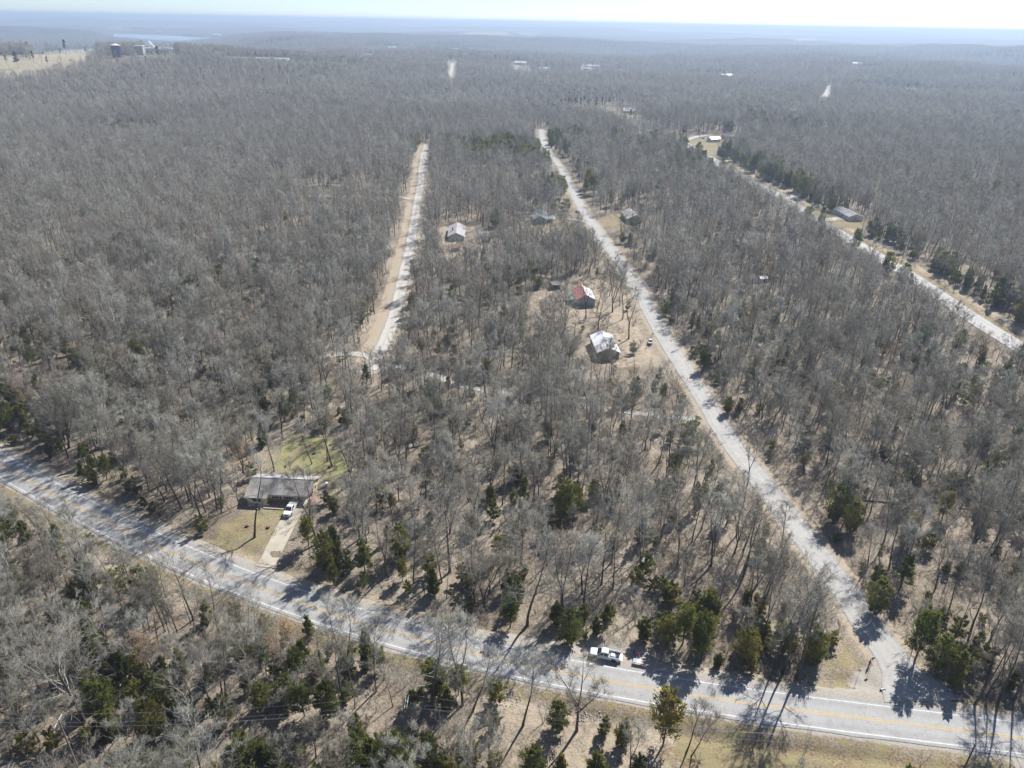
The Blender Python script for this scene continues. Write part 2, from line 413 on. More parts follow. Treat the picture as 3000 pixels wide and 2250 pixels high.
d_h, d_s, d_g, d_r, d_l = (poly_dist(gx, gy, q) for q in (HWY, SIDE, GRAVEL, RHWY, LANE))
hy_at = np.interp(gx, HWY[:, 0], HWY[:, 1]); north = gy > hy_at
tx, ty = flat(1790, 1935)[:2]
pull = np.exp(-((gx - tx) / 16) ** 2)
wn_ = vnoise(gx, gy, 5, 7)
gravel = np.where(north, 1 - sstep(4.6 + 1.2 * wn_ + 3.6 * pull, 6.2 + 1.6 * wn_ + 3.8 * pull, d_h), 1 - sstep(4.0 + .5 * wn_, 5.2 + .6 * wn_, d_h))
gravel = np.maximum(gravel, .9 * (1 - sstep(3.4, 4.6, d_s))); gravel = np.maximum(gravel, .9 * (1 - sstep(3.2, 4.5, d_g)))
gravel = np.maximum(gravel, .7 * (1 - sstep(4.5, 6, d_r))); gravel = np.maximum(gravel, .8 * (1 - sstep(1.6, 2.8, d_l)))
jx, jy = flat(2640, 2040)[:2]
gravel = np.maximum(gravel, 1 - sstep(6, 9.5, np.hypot((gx - jx) * .85, gy - jy)))
grass = np.where(north, .5, .55) * (1 - sstep(6.0, 10.5, d_h)) * (gr < 500)
grass = np.maximum(grass, .55 * soft_poly(gx, gy, TRIANGLE, 3)); grass = np.maximum(grass, .6 * soft_poly(gx, gy, YARD_F, 3))
grass = np.maximum(grass, .75 * soft_poly(gx, gy, P2([(2000, 2115), (2500, 2175), (3000, 2230), (3000, 2320), (2100, 2320), (1900, 2200)]), 4))
grass = np.maximum(grass, .65 * (1 - sstep(7, 15, d_r)) * (gx > np.interp(gy, RHWY[:, 1], RHWY[:, 0])))
for q, v in ((YARD_R, .8), (YARD_S, .6), (YARD_T, .6), (YARD_H, .6), (YARD_I, .6), (YARD_L, .6)): grass = np.maximum(grass, v * soft_poly(gx, gy, q, 4))
dirt = np.zeros_like(gx)
for q, v in ((YARD_W, .55), (YARD_G, .5), (YARD_S, .55), (YARD_T, .8), (YARD_L, .6), (CLEAR_S, .45), (YARD_X, .7)): dirt = np.maximum(dirt, v * soft_poly(gx, gy, q, 5))
lg = (gx < np.interp(gy, GRAVEL[:, 1], GRAVEL[:, 0]))
dirt = np.maximum(dirt, .95 * np.where(lg, 1 - sstep(6, 8.5, d_g), 1 - sstep(4, 6, d_g)) * (gy > 235) * (gy < 800))
dirt = np.maximum(dirt, .8 * (1 - sstep(4.2, 6.5, d_s))); dirt = np.maximum(dirt, .95 * (1 - sstep(11, 16, d_r)) * (gx > np.interp(gy, RHWY[:, 1], RHWY[:, 0])))
lawn = np.maximum(.62 * soft_poly(gx, gy, YARD_B, 6), .38 * soft_poly(gx, gy, YARD_F, 4))
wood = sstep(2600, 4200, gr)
fieldm = np.zeros_like(gx)
for q in [FIELD, HILLTOP] + FARF: fieldm = np.maximum(fieldm, soft_poly(gx, gy, q, 14))
fieldm = np.maximum(fieldm, .45 * soft_poly(gx, gy, ROADTOP, 10))
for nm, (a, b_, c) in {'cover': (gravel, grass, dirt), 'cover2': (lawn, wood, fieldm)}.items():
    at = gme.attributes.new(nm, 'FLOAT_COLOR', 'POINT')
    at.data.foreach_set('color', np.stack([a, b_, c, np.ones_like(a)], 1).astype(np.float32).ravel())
tag(mobj('ground', gme), 'leaf-littered woodland ground with grassy verges and yards', 'ground', kind='structure')


# ------------------------------------------------------------------ roads
def ribbon(line, offs, lift, far_lift=.00035):
    """strip of the plane between lateral offsets; offs = list of offsets left(-) to right(+)"""
    L = np.asarray(line); t = np.gradient(L, axis=0); t /= np.hypot(t[:, 0], t[:, 1])[:, None]; n = np.stack([t[:, 1], -t[:, 0]], 1)
    pts = []
    for o in offs:
        oo = o if np.ndim(o) else np.full(len(L), o)
        q = L + n * np.asarray(oo)[:, None]; z = terr(L[:, 0], L[:, 1]); zq = np.maximum(terr(q[:, 0], q[:, 1]), z)
        pts.append(np.column_stack([q, zq + lift + far_lift * np.hypot(q[:, 0], q[:, 1])]))
    V = np.stack(pts, 1); n_, k, _ = V.shape; I = np.arange(n_ * k).reshape(n_, k)
    F = np.stack([I[:-1, :-1].ravel(), I[:-1, 1:].ravel(), I[1:, 1:].ravel(), I[1:, :-1].ravel()], 1)
    return V.reshape(-1, 3), F

def road(name, line, offs, lift, material, label, cat='road', parent=None):
    V, F = ribbon(line, offs, lift); k_ = len(offs); me = np_mesh(name, V, [F], material)
    if k_ > 2:
        mid_ = [np.mean(o_) for o_ in offs]; la = np.interp(mid_, [mid_[0], mid_[-1]], [0, 1]); at = me.attributes.new('lat', 'FLOAT', 'POINT'); at.data.foreach_set('value', np.tile(la, len(line)).astype(np.float32))
    o = mobj(name, me, parent)
    if parent is None: tag(o, label, cat, kind='structure')
    elif label: o['label'] = label
    return o

def asphalt(name, c1, c2, wear=.12):
    m = bpy.data.materials.new(name); m.use_nodes = True; nt = m.node_tree; N = nt.nodes; L = nt.links; b = N['Principled BSDF']
    b.inputs['Roughness'].default_value = .8; b.inputs['Specular IOR Level'].default_value = .35
    tc = N.new('ShaderNodeTexCoord')
    n1 = N.new('ShaderNodeTexNoise'); n1.inputs['Scale'].default_value = .35; n1.inputs['Detail'].default_value = 6; n1.inputs['Distortion'].default_value = .8
    n2 = N.new('ShaderNodeTexNoise'); n2.inputs['Scale'].default_value = 7; n2.inputs['Detail'].default_value = 4
    vo = N.new('ShaderNodeTexVoronoi'); vo.feature = 'DISTANCE_TO_EDGE'; vo.inputs['Scale'].default_value = .16; vo.inputs['Randomness'].default_value = 1
    nd = N.new('ShaderNodeTexNoise'); nd.inputs['Scale'].default_value = .8
    vm = N.new('ShaderNodeVectorMath'); vm.operation = 'MULTIPLY_ADD'; vm.inputs[1].default_value = (3, 3, 3)
    L.new(tc.outputs['Object'], nd.inputs['Vector']); L.new(nd.outputs['Color'], vm.inputs[0]); L.new(tc.outputs['Object'], vm.inputs[2]); L.new(vm.outputs[0], vo.inputs['Vector'])
    for n in (n1, n2): L.new(tc.outputs['Object'], n.inputs['Vector'])
    def ramp(src, a, b_, ca, cb):
        r = N.new('ShaderNodeValToRGB'); r.color_ramp.elements[0].position = a; r.color_ramp.elements[1].position = b_
        r.color_ramp.elements[0].color = (*ca, 1); r.color_ramp.elements[1].color = (*cb, 1); L.new(src, r.inputs[0]); return r.outputs[0]
    def mixc(f, a, c, mode='MIX', fv=None):
        x = N.new('ShaderNodeMix'); x.data_type = 'RGBA'; x.blend_type = mode
        if fv is not None: x.inputs[0].default_value = fv
        else: L.new(f, x.inputs[0])
        L.new(a, x.inputs[6]); L.new(c, x.inputs[7]); return x.outputs[2]
    c = mixc(None, ramp(n1.outputs['Fac'], .3, .7, c1, c2), ramp(n2.outputs['Fac'], .3, .7, (.75, .75, .75), (1.1, 1.1, 1.1)), 'MULTIPLY', .8)
    c = mixc(None, c, ramp(vo.outputs['Distance'], .0, .012, (.55, .55, .55), (1, 1, 1)), 'MULTIPLY', .6)
    la = N.new('ShaderNodeAttribute'); la.attribute_name = 'lat'; cl = N.new('ShaderNodeValToRGB'); e = cl.color_ramp.elements
    for _ in range(7): e.new(.5)
    for q, (p_, v) in zip(e, ((0, .82), (.10, 1), (.20, 1 - wear), (.34, 1), (.5, .97), (.66, 1), (.80, 1 - wear), (.90, 1), (1, .82))): q.position = p_; q.color = (v, v, v, 1)
    L.new(la.outputs['Fac'], cl.inputs[0]); c = mixc(None, c, cl.outputs[0], 'MULTIPLY', 1.0)
    L.new(c, b.inputs['Base Color']); MATS[name] = m; return m

def gravel_mat(name, track, crown, edge):
    m = asphalt(name, tuple(v * .88 for v in track), track, 0.0); nt = m.node_tree; N = nt.nodes; L = nt.links; b = N['Principled BSDF']
    src = b.inputs['Base Color'].links[0].from_socket; la = N.new('ShaderNodeAttribute'); la.attribute_name = 'lat'
    tc = N.new('ShaderNodeTexCoord'); no = N.new('ShaderNodeTexNoise'); no.inputs['Scale'].default_value = .5; no.inputs['Detail'].default_value = 6; L.new(tc.outputs['Object'], no.inputs['Vector'])
    ad = N.new('ShaderNodeMath'); ad.operation = 'MULTIPLY_ADD'; ad.inputs[1].default_value = .22; L.new(no.outputs['Fac'], ad.inputs[0])
    sb = N.new('ShaderNodeMath'); sb.operation = 'SUBTRACT'; sb.inputs[1].default_value = .11; L.new(la.outputs['Fac'], sb.inputs[0]); L.new(sb.outputs[0], ad.inputs[2])
    r = N.new('ShaderNodeValToRGB'); e = r.color_ramp.elements
    for _ in range(7): e.new(.5)
    for q, (p_, v) in zip(e, ((0, 1), (.07, .7), (.14, .0), (.38, .0), (.48, .3), (.58, .0), (.86, .0), (.93, .7), (1, 1))): q.position = p_; q.color = (v, v, v, 1)
    L.new(ad.outputs[0], r.inputs[0]); x = N.new('ShaderNodeMix'); x.data_type = 'RGBA'; L.new(r.outputs[0], x.inputs[0]); L.new(src, x.inputs[6]); x.inputs[7].default_value = (*edge, 1)
    L.new(x.outputs[2], b.inputs['Base Color']); b.inputs['Roughness'].default_value = .95; return m

asph = asphalt('asphalt', (.37, .364, .352), (.43, .423, .41)); asph2 = asphalt('old_asphalt', (.42, .405, .385), (.50, .485, .46))
asph3 = asphalt('side_asphalt', (.40, .385, .36), (.47, .455, .425))
white = mat('road_white', (.74, .74, .73), (.52, .52, .51), 1.2, .7); yellow = mat('road_yellow', (.64, .42, .12), (.54, .36, .11), 1.2, .7)
gravm = gravel_mat('gravel_road', (.56, .535, .49), None, (.34, .27, .19))
conc = mat('concrete', (.52, .47, .38), (.42, .38, .30), .8, .85)
wob = vnoise(HWY[:, 0], HWY[:, 1], 4, 3) - .5
hw = road('highway', HWY, [-4.15 + .3 * wob, -1.5, 0, 1.5, 4.1 - .3 * wob], .03, asph, 'two-lane grey asphalt highway with double yellow centre lines')
for nm, a, b_, mt, lb in (('edge_line', -3.40, -3.22, white, None), ('edge_line', 3.20, 3.42, white, None), ('centre_line', -.26, -.11, yellow, None), ('centre_line', .11, .26, yellow, None)):
    road(nm, HWY, [a, b_], .036, mt, lb, parent=hw)
sw = vnoise(SIDE[:, 0], SIDE[:, 1], 6, 2) - .5
flare = 5.0 * np.exp(-((SIDE[:, 1] - SIDE[0, 1]) / 5) ** 2)
sd = road('side_road', SIDE, [-3.3 + .5 * sw - flare * .8, 0, 3.3 + .5 * sw + flare], .024, asph3, 'pale worn side road running up from the highway junction')
gw = vnoise(GRAVEL[:, 0], GRAVEL[:, 1], 6, 4) - .5
road('gravel_road', GRAVEL, [-3.0 + .8 * gw, 0, 3.0 + .8 * gw], .03, gravm, 'pale gravel road cut straight through the bare woods', 'road')
rh = road('far_highway', RHWY, [-4.8, 0, 4.8], .03, asph2, 'bleached grey highway with white edge lines beside a cedar line', 'road')
for a in (-3.5, 3.36): road('edge_line', RHWY, [a, a + .16], .05, white, None, parent=rh)
lw = vnoise(LANE[:, 0], LANE[:, 1], 5, 4) - .5
road('lane', LANE, [-1.4 + .7 * lw, 0, 1.4 + .7 * lw], .03, gravm, 'narrow gravel lane linking the gravel road and the side road', 'lane')
road('lane', LANE_W, [-2.0, 0, 2.0], .034, gravm, 'short gravel spur leaving the foot of the gravel road', 'lane')
def sheet(name, pts, lift, m, label, cat, sub=1.5):
    c = np.mean(pts, axis=0); n = len(pts); V = [(c[0], c[1], float(terr(np.array([c[0]]), np.array([c[1]]))[0]) + lift)]
    for p in pts: V.append((p[0], p[1], float(terr(np.array([p[0]]), np.array([p[1]]))[0]) + lift))
    F = np.array([[0, 1 + i, 1 + (i + 1) % n] for i in range(n)])
    return tag(mobj(name, np_mesh(name, V, [F], m)), label, cat, kind='structure')
def strip_px(name, pts, w, m, label, cat='driveway', lift=.04, k=1.0):
    L = catmull(P2(pts, k), 2.5); return road(name, L, [-w / 2, 0, w / 2], lift, m, label, cat)
strip_px('driveway', [(775, 1662), (805, 1610), (838, 1545), (862, 1500), (880, 1465)], 4.3, conc, 'pale concrete driveway from the highway to the ranch house')
strip_px('driveway', [(1830, 835), (1875, 845), (1905, 838)], 4.5, gravm, 'short gravel driveway at the bend of the side road')
strip_px('driveway', [(2380, 648), (2420, 645), (2465, 640)], 7, conc, 'wide concrete driveway in front of the long white house')
strip_px('driveway', [(2290, 583), (2320, 576), (2355, 574)], 5, gravm, 'gravel drive turning off the far highway')
strip_px('driveway', [(2005, 413), (2040, 402), (2070, 398)], 7, gravm, 'dusty drive up to the white house by the far highway')
strip_px('driveway', [(1650, 640), (1690, 645), (1725, 655)], 4, gravm, 'gravel drive between the side road and the pale blue roofed house')
strip_px('driveway', [(1120, 582), (1160, 577), (1205, 585)], 4, gravm, 'gravel drive leading to the white box trailer')
strip_px('driveway', [(900, 545), (950, 540), (1000, 546)], 4, gravm, 'gravel drive past the white roofed mobile home')
strip_px('far_road', [(1326, 186), (1320, 215), (1322, 255), (1350, 272), (1395, 285)], 9, gravm, 'pale far road climbing over a wooded ridge', 'road', .5)
strip_px('far_road', [(2428, 252), (2424, 275), (2408, 292), (2414, 310)], 12, gravm, 'pale bend of a far gravel road showing through woods', 'road', .5)
strip_px('far_road', [(1012, 124), (1020, 134), (1032, 146)], 14, gravm, 'pale far road running up a distant hillside', 'road', 1)
strip_px('far_road', [(2185, 188), (2188, 200), (2193, 213)], 11, gravm, 'short pale stretch of far road on the wooded plain', 'road', 1)
strip_px('far_road', [(2700, 340), (2800, 346), (2900, 352), (3010, 360)], 6, gravm, 'thin pale far road crossing the woods', 'road', .6)
strip_px('far_road', [(300, 207), (340, 210), (380, 206)], 8, gravm, 'pale track below the hilltop tank', 'road', .6)
lake_m = mat('lake_water', (.30, .38, .48), (.26, .34, .44), .002, .15, spec=.5)
tag(mobj('lake', np_mesh('lake', [(x, y, LAKE_Z) for x, y in LAKE], [np.arange(len(LAKE))[None, :]], lake_m)), 'pale blue lake among the far hills', 'lake', kind='structure')


# ------------------------------------------------------------------ trees
def tubes(P0, P1, R0, R1, n):
    """many separate n-sided tapering pieces -> verts, faces"""
    P0, P1 = np.asarray(P0, float), np.asarray(P1, float); m = len(P0)
    d = P1 - P0; d /= np.linalg.norm(d, axis=1)[:, None] + 1e-9
    h = np.where(np.abs(d[:, 2:3]) < .9, np.array([[0, 0, 1.0]]), np.array([[1.0, 0, 0]]))
    u = np.cross(d, h); u /= np.linalg.norm(u, axis=1)[:, None]; w = np.cross(d, u)
    a = np.arange(n) * 2 * np.pi / n
    ring = u[:, None] * np.cos(a)[None, :, None] + w[:, None] * np.sin(a)[None, :, None]
    V = np.concatenate([P0[:, None] + ring * np.asarray(R0)[:, None, None], P1[:, None] + ring * np.asarray(R1)[:, None, None]], 1).reshape(-1, 3)
    b = np.arange(m)[:, None] * 2 * n; k = np.arange(n)[None]; k2 = (k + 1) % n
    F = np.stack([b + k, b + k2, b + n + k2, b + n + k], 2).reshape(-1, 4)
    return V, F

def spikes(P0, P1, R0):
    P0, P1 = np.asarray(P0, float), np.asarray(P1, float); m = len(P0)
    d = P1 - P0; d /= np.linalg.norm(d, axis=1)[:, None] + 1e-9
    h = np.where(np.abs(d[:, 2:3]) < .9, np.array([[0, 0, 1.0]]), np.array([[1.0, 0, 0]]))
    u = np.cross(d, h); u /= np.linalg.norm(u, axis=1)[:, None]; w = np.cross(d, u)
    a = np.arange(3) * 2 * np.pi / 3
    ring = P0[:, None] + (u[:, None] * np.cos(a)[None, :, None] + w[:, None] * np.sin(a)[None, :, None]) * np.asarray(R0)[:, None, None]
    V = np.concatenate([ring, P1[:, None]], 1).reshape(-1, 3)
    b = np.arange(m)[:, None] * 4; k = np.arange(3)[None]; k2 = (k + 1) % 3
    F = np.stack([b + k, b + k2, b + 3 + 0 * k], 2).reshape(-1, 3)
    return V, F

def join(parts):
    V, Fs, o = [], {}, 0
    for v, f in parts:
        V.append(v); Fs.setdefault(f.shape[1], []).append(f + o); o += len(v)
    return np.concatenate(V), [np.concatenate(x) for x in Fs.values()]

def unit(v): return v / (np.linalg.norm(v) + 1e-9)
def rand_perp(r, d):
    q = r.normal(size=3); q -= d * q.dot(d); return unit(q)

def grow(seed, H=16.0, r0=.2, base=.42, spread=.28, limbs=15, stems=1, crook=.5, up=.55, twigs=9, twig_len=.85, twig_r=.0145, sub=7, lod=0):
    r = np.random.default_rng(seed); T0, T1, TA, TB = [], [], [], []      # trunk pieces
    B0, B1, BA, BB = [], [], [], []; K0, K1, KR = [], [], []
    def chain(p, d, L, n, ra, rb, wander, trop):
        pts = [p]; 
        for i in range(n):
            d = unit(d + r.normal(size=3) * wander + np.array([0, 0, trop])); p = p + d * L / n; pts.append(p)
        rad = np.linspace(ra, rb, n + 1); return pts, rad
    leaders = []
    if stems == 1:
        pts, rad = chain(np.zeros(3), np.array([0, 0, 1.0]), H * .9, 9, r0, r0 * .16, .05 * crook + .02, .06); leaders.append((pts, rad, base))
        rad[0] *= 1.25
    else:
        hf = H * r.uniform(.10, .35); pts, rad = chain(np.zeros(3), np.array([0, 0, 1.0]), hf, 3, r0, r0 * .85, .05, .05); rad[0] *= 1.25
        T0 += pts[:-1]; T1 += pts[1:]; TA += list(rad[:-1]); TB += list(rad[1:]); a0 = r.uniform(0, 6.28)
        for s in range(stems):
            a = a0 + s * 6.28 / stems + r.uniform(-.4, .4); t = r.uniform(.2, .42)
            p2, r2 = chain(pts[-1], unit(np.array([math.cos(a) * t, math.sin(a) * t, 1])), (H - hf) * r.uniform(.82, .98), 8, r0 * .62, r0 * .12, .06 * crook + .02, .03)
            leaders.append((p2, r2, max(.15, base * .6)))
    for pts, rad, bs in leaders:
        T0 += pts[:-1]; T1 += pts[1:]; TA += list(rad[:-1]); TB += list(rad[1:])
        n = len(pts) - 1; nl = max(4, int(limbs / len(leaders))); ga = r.uniform(0, 6.28)
        for i in range(nl + 1):
            t = bs + (1 - bs) * (i + r.uniform(.1, .9)) / nl if i < nl else 1.0
            t = min(t, 1.0); k = min(int(t * n), n - 1); f = t * n - k
            p = pts[k] * (1 - f) + pts[k + 1] * f; rb_ = rad[k] * (1 - f) + rad[k + 1] * f
            ga += 2.4 + r.uniform(-.6, .6); u = (t - bs) / (1 - bs + 1e-6)
            el = up + .5 * u + r.uniform(-.15, .15)
            dr = unit(np.array([math.cos(ga) * math.cos(el), math.sin(ga) * math.cos(el), math.sin(el)])) if i < nl else unit(pts[-1] - pts[-2])
            prof = (.55 + .75 * math.sin(min(1, .15 + u * .95) * math.pi * .8)) * (1 - .35 * u)
            Ln = spread * H * prof * r.uniform(.75, 1.25)
            lp, lr = chain(p, dr, Ln, 4 if lod == 0 else 2, max(.022, rb_ * .55), .012, .13 * crook + .04, .07)
            B0 += lp[:-1]; B1 += lp[1:]; BA += list(lr[:-1]); BB += list(lr[1:]); nn = len(lp) - 1
            for j in range(sub + 1):
                s_ = r.uniform(.22, 1.0) if j < sub else 1.0
                kk = min(int(s_ * nn), nn - 1); ff = s_ * nn - kk; q = lp[kk] * (1 - ff) + lp[kk + 1] * ff; dd = unit(lp[kk + 1] - lp[kk])
                sd_ = unit(dd + rand_perp(r, dd) * r.uniform(.5, 1.0) + np.array([0, 0, .15])); SL = Ln * r.uniform(.28, .5) * (1.15 - .4 * s_) + .3
                bp, br = chain(q, sd_, SL, 2 if lod == 0 else 1, .020, .009, .12, .05)
                if lod < 2: B0 += bp[:-1]; B1 += bp[1:]; BA += list(br[:-1]); BB += list(br[1:])
                for w_ in range(twigs):
                    s2 = r.uniform(.15, 1.0); m2 = len(bp) - 1; k3 = min(int(s2 * m2), m2 - 1); f3 = s2 * m2 - k3
                    q2 = bp[k3] * (1 - f3) + bp[k3 + 1] * f3; d2 = unit(bp[k3 + 1] - bp[k3])
                    d3 = unit(d2 * .8 + rand_perp(r, d2) * r.uniform(.4, 1.0) + np.array([0, 0, .22])); l3 = twig_len * r.uniform(.5, 1.3)
                    e = q2 + d3 * l3; K0.append(q2); K1.append(e); KR.append(twig_r)
                    if lod == 0:
                        for _ in range(2):
                            m_ = q2 + d3 * l3 * r.uniform(.25, .7); d4 = unit(d3 + rand_perp(r, d3) * .8 + np.array([0, 0, .1]))
                            K0.append(m_); K1.append(m_ + d4 * l3 * r.uniform(.4, .8)); KR.append(twig_r * .8)
    tv = tubes(T0, T1, TA, TB, 7 if lod == 0 else 4)
    crown = [tubes(B0, B1, BA, BB, 4 if lod == 0 else 3), spikes(K0, K1, KR)]
    return tv, crown, np.array(K1), r

bark = mat('bark', (.15, .13, .11), (.08, .068, .058), 1.6, .95, .5, 6, rnd=.25, stretch=(1, 1, .25))
twig = mat('twig', (.40, .385, .335), (.25, .24, .205), .5, .9, rnd=.38)
twig_b = mat('twig_brown', (.34, .295, .245), (.21, .18, .145), .5, .9, rnd=.35)
def twig_mat(name, stops):
    m = bpy.data.materials.new(name); m.use_nodes = True; nt = m.node_tree; N = nt.nodes; L = nt.links; b = N['Principled BSDF']
    b.inputs['Roughness'].default_value = .9; b.inputs['Specular IOR Level'].default_value = .2
    oi = N.new('ShaderNodeObjectInfo'); r = N.new('ShaderNodeValToRGB'); r.color_ramp.interpolation = 'LINEAR'; e = r.color_ramp.elements
    while len(e) < len(stops): e.new(.5)
    for i, (q, c) in enumerate(zip(e, stops)): q.position = i / (len(stops) - 1); q.color = (*c, 1)
    L.new(oi.outputs['Random'], r.inputs[0]); L.new(r.outputs[0], b.inputs['Base Color']); return m
twig = twig_mat('twig_mixed', [(.31, .30, .26), (.20, .19, .16), (.37, .365, .325), (.24, .21, .17), (.28, .275, .23), (.40, .395, .355), (.25, .21, .175), (.32, .31, .27), (.19, .18, .15), (.30, .265, .215)])
twig_b = twig_mat('twig_mixed_brown', [(.266, .252, .209), (.209, .190, .157), (.314, .299, .257), (.237, .204, .171), (.209, .204, .166), (.304, .290, .247), (.257, .247, .190)])
pale_b = mat('pale_bark', (.62, .58, .50), (.42, .38, .32), .9, .9)
leaf_tan = mat('dry_leaf', (.44, .31, .19), (.30, .19, .11), 2.5, .85, rnd=.12)
brush_m = mat('brush_stem', (.22, .18, .14), (.14, .11, .085), 1.0, .9, rnd=.25)

def foliage_mat(name, cols, trans=.29):
    m = bpy.data.materials.new(name); m.use_nodes = True; nt = m.node_tree; N = nt.nodes; L = nt.links; b = N['Principled BSDF']
    b.inputs['Roughness'].default_value = .75; b.inputs['Specular IOR Level'].default_value = .2
    at = N.new('ShaderNodeAttribute'); at.attribute_name = 'tint'; oi = N.new('ShaderNodeObjectInfo')
    ad = N.new('ShaderNodeMath'); ad.operation = 'MULTIPLY_ADD'; ad.inputs[1].default_value = .55; L.new(oi.outputs['Random'], ad.inputs[0])
    mu = N.new('ShaderNodeMath'); mu.operation = 'MULTIPLY'; mu.inputs[1].default_value = .45; L.new(at.outputs['Fac'], mu.inputs[0]); L.new(mu.outputs[0], ad.inputs[2])
    r = N.new('ShaderNodeValToRGB'); e = r.color_ramp.elements
    while len(e) < len(cols): e.new(.5)
    for q, (p, c) in zip(e, cols): q.position = p; q.color = (*c, 1)
    L.new(ad.outputs[0], r.inputs[0]); L.new(r.outputs[0], b.inputs['Base Color'])
    tr = N.new('ShaderNodeBsdfTranslucent'); tg_ = N.new('ShaderNodeMix'); tg_.data_type = 'RGBA'; tg_.blend_type = 'MULTIPLY'; tg_.inputs[0].default_value = 1; tg_.inputs[7].default_value = (1.35, 1.45, .9, 1); L.new(r.outputs[0], tg_.inputs[6]); L.new(tg_.outputs[2], tr.inputs[0]); mx = N.new('ShaderNodeMixShader'); mx.inputs[0].default_value = trans * 2
    L.new(b.outputs[0], mx.inputs[1]); L.new(tr.outputs[0], mx.inputs[2]); L.new(mx.outputs[0], N['Material Output'].inputs[0])
    return m
cedar_m = foliage_mat('cedar_foliage', [(.05, (.105, .122, .042)), (.35, (.165, .178, .058)), (.62, (.235, .23, .08)), (.82, (.30, .245, .09)), (1.0, (.36, .245, .09))])
pine_m = foliage_mat('pine_foliage', [(.05, (.04, .07, .025)), (.5, (.06, .095, .035)), (1, (.10, .13, .05))])

def cedar(seed, H=7.0, R=1.6, kind='cone', tufts=2500, tl=.34, trunk_clear=.06):
    r = np.random.default_rng(seed); n = tufts
    t = r.uniform(trunk_clear, 1, n) ** (.85 if kind == 'cone' else 1.0); az = r.uniform(0, 2 * np.pi, n)
    if kind == 'cone': prof = (1 - t) ** .72 * (1 - np.exp(-t / .10)) * 1.15
    elif kind == 'oval': prof = np.sin(np.clip(t * .94 + .06, 0, 1) * np.pi) ** .62
    else: prof = np.sin(np.clip(t * .85 + .12, 0, 1) * np.pi) ** .5 * (.8 + .3 * t)
    nb = max(26, tufts // 44); bt = np.sort(r.uniform(trunk_clear, .97, nb)); baz = np.arange(nb) * 2.4 + r.uniform(-.5, .5, nb); bl = r.uniform(.55, 1.3, nb)
    pick = r.integers(0, nb, n); t = bt[pick]; u_ = r.beta(2.6, 1.3, n)
    if kind == 'cone': prof = (1 - t) ** .72 * (1 - np.exp(-t / .10)) * 1.15
    elif kind == 'oval': prof = np.sin(np.clip(t * .94 + .06, 0, 1) * np.pi) ** .62
    else: prof = np.sin(np.clip(t * .85 + .12, 0, 1) * np.pi) ** .5 * (.8 + .3 * t)
    rad = (R * prof * bl[pick] + .15) * u_; az = baz[pick] + r.normal(size=n) * .16 / (u_ + .25); rise = .16 * R * bl[pick] * u_ * 1.6
    t = np.clip(t + (rise + r.normal(size=n) * .035 * H * (.5 + .5 * prof)) / H, .02, 1.03)
    lean = np.array([r.normal() * .04 * H, r.normal() * .04 * H])
    C = np.stack([rad * np.cos(az) + lean[0] * t, rad * np.sin(az) + lean[1] * t, H * t * .97 + .12 * H * 0], 1)
    out = np.stack([np.cos(az), np.sin(az), r.uniform(.35, 1.4, n)], 1) + r.normal(size=(n, 3)) * .35; out /= np.linalg.norm(out, axis=1)[:, None]
    Vs, Fs, tints = [], [], []; base_t = r.uniform(0, 1, n) * .45 + .55 * r.uniform(0, 1, nb)[pick]
    for k in range(3):
        side = np.cross(out, r.normal(size=(n, 3))); side /= np.linalg.norm(side, axis=1)[:, None]
        ln = tl * r.uniform(.6, 1.35, n)[:, None]; d = out + side * r.uniform(-.5, .5, n)[:, None]
        wv = np.cross(d, side); wv /= np.linalg.norm(wv, axis=1)[:, None]
        a = C - d * ln * .35 + wv * ln * .22; b = C - d * ln * .35 - wv * ln * .22; c = C + d * ln * .75
        Vs.append(np.stack([a, b, c], 1).reshape(-1, 3)); tints.append(np.repeat(base_t, 3))
    V = np.concatenate(Vs); F = np.arange(len(V)).reshape(-1, 3)
    tr = tubes([(0, 0, -.1), (lean[0] * .3, lean[1] * .3, H * .35)], [(lean[0] * .3, lean[1] * .3, H * .35), (lean[0] * .9, lean[1] * .9, H * .9)], [.025 * H * .6 + .03, .016 * H * .6 + .02], [.016 * H * .6 + .02, .01], 6)
    return tr, V, F, np.concatenate(tints)

def pine(seed, H=20.0, R=3.4):
    r = np.random.default_rng(seed); Vs, tints = [], []
    for c in range(26):
        t = r.uniform(.42, 1.0); a = r.uniform(0, 6.28); q = R * (1.15 - t) * 1.2 * r.uniform(.2, 1); ctr = np.array([q * math.cos(a), q * math.sin(a), H * t * .95])
        n = 90; o = r.normal(size=(n, 3)); o /= np.linalg.norm(o, axis=1)[:, None]; C = ctr + o * np.array([1.15, 1.15, .7]) * r.uniform(.4, 1, n)[:, None] ** .5
        for k in range(2):
            sd_ = np.cross(o, r.normal(size=(n, 3))); sd_ /= np.linalg.norm(sd_, axis=1)[:, None]
            Vs.append(np.stack([C + sd_ * .18, C - sd_ * .18, C + o * .6 + np.array([0, 0, .2])], 1).reshape(-1, 3)); tints.append(np.full(n * 3, r.uniform(0, 1)))
    V = np.concatenate(Vs); F = np.arange(len(V)).reshape(-1, 3)
    tr = tubes([(0, 0, -.2), (0, 0, H * .5)], [(0, 0, H * .5), (.2, .1, H * .95)], [.26, .19], [.19, .05], 6)
    return tr, V, F, np.concatenate(tints)

